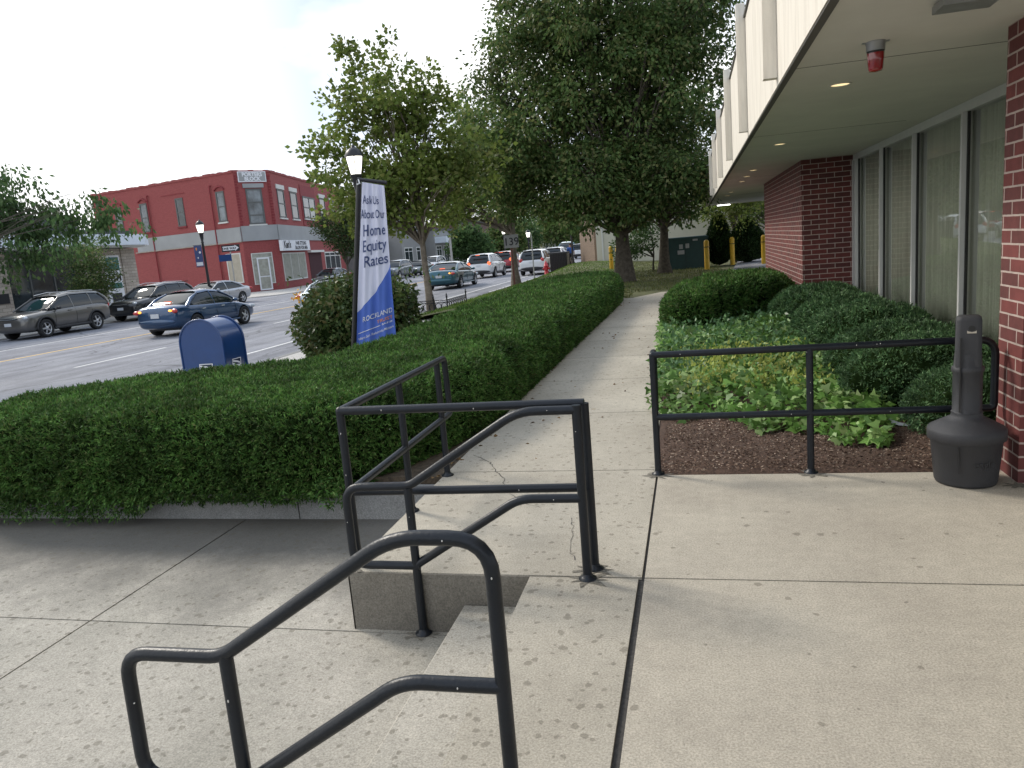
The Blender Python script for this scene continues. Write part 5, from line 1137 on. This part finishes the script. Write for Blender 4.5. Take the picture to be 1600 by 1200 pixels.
# ------------------------------------------------------------ buildings across the street
def fbox(m, X, u0, u1, z0, z1, d0, d1): m.X = X; m.box(u0, u1, z0, z1, d0, d1); m.X = Matrix.Identity(4); return m
def window(par, X, u0, u1, z0, z1, frame_mat='winframe', pane='glass', fw=.09, rails=(.5,), mull=(), sill=None, name='window'):
    m = MB(); d = .05
    for a, b, c, e in ((u0, u0+fw, z0, z1), (u1-fw, u1, z0, z1), (u0+fw, u1-fw, z1-fw, z1), (u0+fw, u1-fw, z0, z0+fw)): fbox(m, X, a, b, c, e, .002, d)
    for r in rails: z = z0+(z1-z0)*r; fbox(m, X, u0+fw, u1-fw, z-fw*.35, z+fw*.35, .002, d-.01)
    for r in mull: u = u0+(u1-u0)*r; fbox(m, X, u-fw*.35, u+fw*.35, z0+fw, z1-fw, .003, d-.004)
    w = m.build(name, frame_mat, par)
    fbox(MB(), X, u0+fw, u1-fw, z0+fw, z1-fw, .004, .012).build('pane', pane, w)
    if sill: fbox(MB(), X, u0-.08, u1+.08, z0-.12, z0-.004, .003, .12).build('sill', sill, w)
    return w
A = Vector((-50.5, 60)); B = Vector((-35.2, 56)); D = Vector((-33.3, 58.3)); E_ = Vector((-36.5, 74.5))
dAB = (B-A).normalized(); A = B-dAB*18.1; DE = (E_-D).normalized(); E2 = D+DE*22.0
rb = thing('brick_block', 'two storey red painted brick corner block with a grey band and PORTERS BLOCK plaque', 'building', (-40, 62, SZ))
poly = [tuple(A), tuple(B), tuple(D), tuple(E2), (E2.x-14, E2.y+4), (A.x+1, A.y+9)]
m = MB(); m.prism(poly, SZ-.1, 9.25); m.build('wall', 'redpaint', rb)
FA, FB, FD = frame(A, B), frame(B, D), frame(D, E2)
m = MB()
for X, Ln in ((FA, 18.1), (FB, (D-B).length), (FD, 22)):
    u = .0
    while u < Ln-.05:
        w_ = min(.42, Ln-u); fbox(m, X, u, u+w_-.01, 9.25, 9.42+random.uniform(-.03, .05), -.30, .05+random.uniform(0, .01)); u += .42
m.build('parapet', 'redpaint', rb)
m = MB(); fbox(m, FA, 5.3, 18.1, 3.88, 5.0, .003, .10); fbox(m, FB, .02, (D-B).length-.02, 3.84, 5.05, .003, .12); fbox(m, FD, 0, 22, 3.80, 5.05, .003, .12); m.build('grey_band', 'band', rb)
m = MB(); fbox(m, FA, 5.0, 18.1, 3.80, 3.875, .003, .14); m.build('band_moulding', 'stone', rb)
LB = (D-B).length
for X, c in ((FB, 0.02), (FB, LB-.28)):
    m = MB()
    for k in range(18): fbox(m, X, c, c+.26 if k % 2 else c+.18, 5.1+k*.225, 5.1+k*.225+.12, .004, .06)
    m.build('corner_quoins', 'redtrim', rb)
for u, zt_, zb_, seg in ((15.2, 7.95, 5.5, 1), (11.75, 7.95, 5.5, 1), (7.15, 7.95, 5.62, 0), (2.25, 7.98, 5.55, 1)):
    uu = 18.1-u; w = window(rb, FA, uu, uu+.95, zb_, zt_, sill='trim' if u < 3 else 'redtrim', pane='glasspale' if seg else 'glass', fw=.12)
    if seg:
        m = MB(); m.X = FA; pts = [(uu-.1+1.15*k/8, zt_+.12+.26*math.sin(PI*k/8), .06) for k in range(9)]; m.tube(pts, .07, 6); m.X = Matrix.Identity(4); m.build('arch_lintel', 'redtrim', rb)
for u in (10.5, 2.75):
    m = MB(); m.X = FA; m.tube([(18.1-u+.1, 8.5, .02), (18.1-u+.02, 8.52, .12), (18.1-u, 8.4, .12), (18.1-u-.03, SZ, .12)], .055, 8); m.X = Matrix.Identity(4); m.build('downpipe', 'redtrim', rb)
m = MB(); fbox(m, FA, 9.3, 12.2, 8.28, 8.34, .003, .03); m.build('iron_scroll', 'redtrim', rb)
window(rb, FA, 18.1-2.08, 18.1-.42, .55, 2.98, 'trim', 'board', .10, rails=())
# chamfer
m = MB(); fbox(m, FB, .33, 2.62, 8.5, 9.33, .01, .09); pq = m.build('plaque', 'signwhite', rb)
fbox(MB(), FB, .40, 2.55, 8.57, 9.26, .092, .10).build('plaque_field', 'band', pq)
m = MB(); put_text(m, FB, 'PORTERS', .40, (1.48, 8.95), .108, bold=.018); put_text(m, FB, 'BLOCK', .40, (1.48, 8.61), .108, bold=.018); m.X = Matrix.Identity(4); m.build('lettering', 'signwhite', pq)
fbox(MB(), FB, .62, 2.32, 8.05, 8.38, .003, .10).build('lintel', 'band', rb)
window(rb, FB, .80, 2.12, 5.15, 7.98, pane='glasspale', fw=.12, rails=(.26, .62), sill='trim')
dw = window(rb, FB, .52, 2.28, .30, 2.85, 'trim', 'blindwin', .07, rails=(.85,), mull=())
dr = window(rb, FB, .90, 1.95, -.20, 2.45, 'signwhite', 'blindwin', .11, rails=(.42,), name='door')
dr.location = Vector(FB.col[2][:3])*.07
# main front
for u0, u1 in ((1.15, 2.9), (4.55, 6.45)):
    window(rb, FD, u0, u1, 5.65, 8.02, pane='glass', fw=.13, sill='trim'); fbox(MB(), FD, u0-.15, u1+.15, 8.04, 8.40, .003, .08).build('lintel', 'trim', rb)
m = MB(); fbox(m, FD, 7.6, 12.2, 5.05, 8.85, .004, .05); m.build('recessed_panel', 'redtrim', rb)
window(rb, frame(D+Vector((DE.y, -DE.x))*.06, E2+Vector((DE.y, -DE.x))*.06), 7.95, 11.85, 5.8, 7.85, pane='glasspale', fw=.14, mull=(.5,), sill='trim')
for u0, u1 in ((13.7, 15.7), (17.5, 19.5)): window(rb, FD, u0, u1, 5.65, 8.02, pane='glass', fw=.13, sill='trim'); fbox(MB(), FD, u0-.15, u1+.15, 8.04, 8.40, .003, .08).build('lintel', 'trim', rb)
window(rb, FD, .35, 6.7, .35, 2.72, 'trim', 'blindwin', .11, rails=(), mull=(.33, .66))
fbox(MB(), FD, 7.9, 12.0, -.2, 2.62, .003, .03).build('doorway', 'maroon', rb); fbox(MB(), FD, 7.7, 12.2, 2.66, 2.86, .003, .35).build('door_hood', 'trim', rb)
window(rb, FD, 13.3, 19.2, .0, 2.68, 'trim', 'glass', .12, rails=(.85,), mull=(.33, .66))
sg = thing('shop_sign', 'white sign reading Ken\'s hair styling salon for men on the red block', 'sign', tuple(FD @ Vector((3.4, 3.3, .2))))
m = MB(); fbox(m, FD, -.35, 7.35, 2.88, 3.76, .13, .40); m.build('board', 'signwhite', sg)
m = MB(); put_text(m, FD, "Ken's", .82, (.95, 3.12), .41, bold=.03); m.X = Matrix.Identity(4); m.build('lettering', 'inkblack', sg); m = MB(); put_text(m, FD, 'HAIR STYLING', .42, (4.75, 3.38), .41, bold=.016, spacing=1.15); put_text(m, FD, 'SALON FOR MEN', .42, (4.75, 2.98), .41, bold=.016, spacing=1.12); m.X = Matrix.Identity(4); m.build('lettering', 'inkblack', sg)

# stone fronted shop with white canopy
sb = thing('stone_shop', 'single storey buff stone shop with a curved white canopy and tall windows', 'building', (-34, 30, SZ))
XF = -30.2
m = MB(); m.box(-44, XF-.3, 8, 37.0, SZ-.05, 4.35); m.build('wall', 'greywall', sb)
for y0, y1 in ((36.0, 37.05), (33.2, 34.3), (27.4, 28.7), (20.5, 21.8)):
    m = MB(); m.box(XF-.35, XF+.12, y0, y1, SZ-.05, 3.3); m.build('stone_pier', 'stone', sb)
MB().box(XF-.3, XF+.08, 34.31, 35.99, SZ-.05, 3.3).build('stone_wall', 'stone', sb)
F3 = frame((XF-.29, 8), (XF-.29, 37))
for u0, u1 in ((.5, 12.4), (13.9, 19.3), (20.8, 25.1)):
    window(sb, F3, u0, u1, .0, 3.2, 'winframe', 'glass', .12, rails=(), mull=(.33, .66))
m = MB(); pts = [(XF-.4, 10), (XF+.9, 10), (XF+1.0, 24), (XF+1.2, 31), (XF+1.35, 34.5), (XF+1.25, 36.6), (XF+.7, 37.6), (XF-.4, 37.9)]
pts = [tuple(p) for p in np.array(pts)]; m.prism(pts, 3.42, 3.98); m.build('canopy', 'canopywhite', sb)
m = MB(); m.prism([(p[0]-.15, p[1]-.1) if p[0] > XF else p for p in pts], 3.34, 3.419); m.build('canopy_soffit', 'trim', sb)
m = MB(); m.box(XF-3, XF-.2, 31.5, 33.6, 4.0, 5.0); m.box(XF-.35, XF+.2, 33.6, 37, 3.985, 4.25); m.build('roof_box', 'roofing', sb)
a = thing('cash_machine', 'wall cash machine under a green and white ATM sign in the stone pier', 'cash machine', (XF+.1, 35.2, SZ))
m = MB(); m.box(XF+.085, XF+.16, 34.6, 35.75, -.1, 2.95); m.build('surround', 'signwhite', a)
for z0, z1 in ((2.15, 2.85), (1.2, 1.5)): MB().box(XF+.162, XF+.18, 34.7, 35.65, z0, z1).build('sign_panel', 'greensign', a)
F4 = frame((XF+.165, 34.6), (XF+.165, 35.75)); m = MB(); put_text(m, F4, 'ATM', .50, (.575, 1.62), .004, bold=.02); put_text(m, F4, '24 HOUR', .14, (.575, 2.02), .004, bold=.006); m.X = Matrix.Identity(4); m.build('lettering', 'inkblack', a)
m = MB(); m.box(XF+.162, XF+.19, 34.8, 35.5, .35, .95); m.build('screen', 'inkblack', a)
m = MB(); m.box(XF+.162, XF+.26, 34.75, 35.6, .2, .3); m.build('shelf', 'steel', a)
t = thing('shop_plaque', 'small dark plaque on the stone pier behind the grey suv', 'plaque', (XF+.13, 28.0, 1.2)); MB().box(XF+.121, XF+.15, 27.6, 28.5, 1.0, 1.45).build('plate', 'inkblack', t)
t = thing('clinic_sign', 'teal roof sign reading CLINIC seen through the leaves at the far left', 'sign', (-33, 23, 4.35))
m = MB(); m.box(-31.2, -31.0, 17.0, 29.0, 4.9, 6.6); m.build('board', 'tealsign', t)
for y in (18, 28): MB().box(-31.4, -31.2, y-.06, y+.06, 4.35, 6.4).build('strut', 'steel', t)
F5 = frame((-30.995, 17), (-30.995, 29)); m = MB(); put_text(m, F5, 'CLINIC', .80, (8.6, 5.35), .01, bold=.01, spacing=1.1); m.X = Matrix.Identity(4); m.build('lettering', 'canopywhite', t)
t = thing('flag_pole', 'slim white pole in front of the tan shop windows at far left', 'pole', (-28.3, 25.3, SZ)); m = MB(); m.tube([(-28.3, 25.3, SZ), (-28.35, 25.2, 3.4)], .05, 8); m.build('shaft', 'canopywhite', t)

# row of distant shops and houses along the far side
def shop(name, label, x, y0, y1, h, wall, roofc=None, canopy=None, wins=3, depth=10, two=False, cat='building', winm='glass'):
    t = thing(name, label, cat, (x-depth/2, (y0+y1)/2, SZ)); X = frame((x, y0), (x, y1))
    MB().box(x-depth, x, y0, y1, SZ-.05, h).build('wall', wall, t)
    MB().box(x-depth-.1, x+.15, y0-.1, y1+.1, h+.002, h+.25).build('roof', roofc or 'roofing', t)
    Ln = y1-y0
    for k in range(wins):
        u0 = Ln*(k+.18)/wins; u1 = Ln*(k+.85)/wins; window(t, X, u0, u1, .1, 2.6, 'trim', winm, .12, rails=(.8,), mull=(.5,))
        if two: window(t, X, u0+.3, u1-.3, 4.6, 6.4, 'trim', 'glass', .12)
    if canopy: MB().box(x+.004, x+1.6, y0+.2, y1-.2, 2.9, 3.7).build('canopy', canopy, t)
    return t
shop('shop_building', 'low grey shop with a green fascia just beyond the red block', -35.8, 81, 88, 3.6, 'greywall', canopy=None)
t = thing('shop_sign', 'white sign with green edge on the grey shop right of the banner', 'sign', (-35.7, 84, 2.6)); MB().box(-35.79, -35.6, 81.5, 87, 2.2, 3.3).build('board', 'signwhite', t)
shop('shop_building', 'two storey grey brick shop building behind the slate suv', -34.2, 88.5, 97, 7.2, 'greywall', two=True, wins=2)
shop('shop_building', 'white canopied glass fronted shop behind the plane tree trunk', -33.0, 97.5, 113, 4.6, 'greywall', canopy='canopywhite', wins=5)
shop('brick_house', 'dark brown brick house between the white canopy shop and the trees', -31.8, 114, 128, 5.6, 'brownwall', wins=4, two=False)
shop('far_house', 'pale gabled house far up the street behind the leaves', -28, 150, 162, 5, 'creamwall', wins=3)
# buildings behind the lawn
t = thing('tan_brick_building', 'tan brick building end standing left of the cream wall', 'building', (-6.5, 60, SZ))
MB().prism([(-8.2, 58.5), (-6.6, 54.2), (-6.0, 54.2), (-5.0, 66), (-8.2, 66)], SZ-.05, 4.8).build('wall', 'tanbrick', t); MB().prism([(-8.3, 58.4), (-6.6, 54.0), (-5.9, 54.0), (-4.9, 66.1), (-8.3, 66.1)], 4.802, 5.0).build('roof', 'roofing', t)
t = thing('cream_building', 'long low cream walled building behind the lawn trees', 'building', (2, 54, 0))
MB().box(-5.95, 16, 50, 62, -.1, 3.6).build('wall', 'creamwall', t); MB().box(-6.05, 16.1, 49.85, 62, 3.602, 3.85).build('roof', 'roofing', t)
m = MB()
for k in range(4): m.tube([(-5.0+.0*k, 49.9, .1), (-5.0, 49.9, 1.2)], .04, 6)
m.tube([(-5.0, 49.9, .9), (-3.9, 49.9, .9)], .04, 6); m.build('wall_pipe', 'galv', t)
MB().box(-5.6, -5.5, 49.93, 49.996, 0, 3.5).build('downpipe', 'trim', t)

# more greenery across and up the street
tree('street_tree', 'leafy tree at the far left edge with branches hanging into view', 'tree', (-14.9, 11.2, SZ), .10, 2.0, [(.5, 2.0, 3.6, 1.6, 1.5, .95), (1.6, 2.3, 3.05, 1.45, 1.1, .75), (-.6, 1.6, 4.2, 1.7, 1.5, 1.3), (2.9, 2.6, 3.1, .9, .6, .6), (1.1, 2.2, 4.4, .55, .5, .4), (2.6, 2.4, 3.55, .75, .6, .4), (.8, 2.0, 2.4, 1.2, .8, .45)], 280, 46, .115, 'streetleaf', clr=.25, limbs=40, lw=.55, droop=.35, shell=.6, trunktop=3.6)
tree('street_tree', 'small dark tree in front of the stone shop canopy', 'tree', (-27.5, 30.6, SZ), .07, 1.0, [(0, 0, 3.2, .95, .95, .9), (.2, 0, 2.1, 1.15, 1.15, 1.0), (0, 0, 1.5, .9, .9, .6)], 150, 40, .12, 'lindenleaf', clr=.32, limbs=22)
tree('street_tree', 'reddish tinged maple before the right end of the red brick block', 'tree', (-26.8, 57.0, SZ), .12, 1.6, [(.1, 0, 4.3, 2.2, 2.0, 1.6), (-1.2, 0, 5.0, 1.2, 1.2, 1.0), (1.0, 0, 3.0, 1.6, 1.6, .9), (.3, 0, 5.8, 1.0, 1.0, .7)], 200, 50, .19, 'mapleleaf', clr=.42, limbs=26)
far = [(-29, 133, 7, 'round mid green tree beyond the brown brick house', 'streetleaf'), (-24, 142, 10, 'tall dark tree over the top of the street', 'lindenleaf'), (-18.5, 150, 9, 'dark tree behind the far lit lantern lamps', 'lindenleaf'),
       (-12.5, 140, 10, 'broad dark tree above the far white cars', 'lindenleaf'), (-34, 170, 11, 'pale distant tree behind the shops', 'streetleaf'), (-6.5, 120, 10, 'distant tree behind the tan brick building', 'streetleaf'), (-26.5, 92, 5.2, 'small dark green tree at the kerb past the slate suv', 'streetleaf'), (-25.5, 108, 6.5, 'blue green tree before the brown brick house', 'lindenleaf')]
for x, y, h, lb, lm in far:
    tree('distant_tree', lb, 'tree', (x, y, SZ), .2, 1.5, [(0, 0, h*.55, h*.42, h*.42, h*.40), (h*.2, 0, h*.35, h*.3, h*.3, h*.2), (-h*.2, 0, h*.4, h*.32, h*.3, h*.25)], 200, 34, .5, lm, clr=h*.10, limbs=10, group='trees at the top of the street')
o = thing('background_trees', 'mass of distant woods closing the top of the street', 'woods', (0, 190, 0)); o['kind'] = 'stuff'
n = 30000; x = RNG.uniform(-75, 40, n); h = 7+3*np.sin(x*.21)+2*np.sin(x*.53+1)
P = np.column_stack([x, 185+RNG.normal(size=n)*4, RNG.random(n)*h]); V_, F_ = leaves(P, RNG.normal(size=P.shape), 1.3, .8); npmesh('foliage', V_, F_, 'lindenleaf', o)
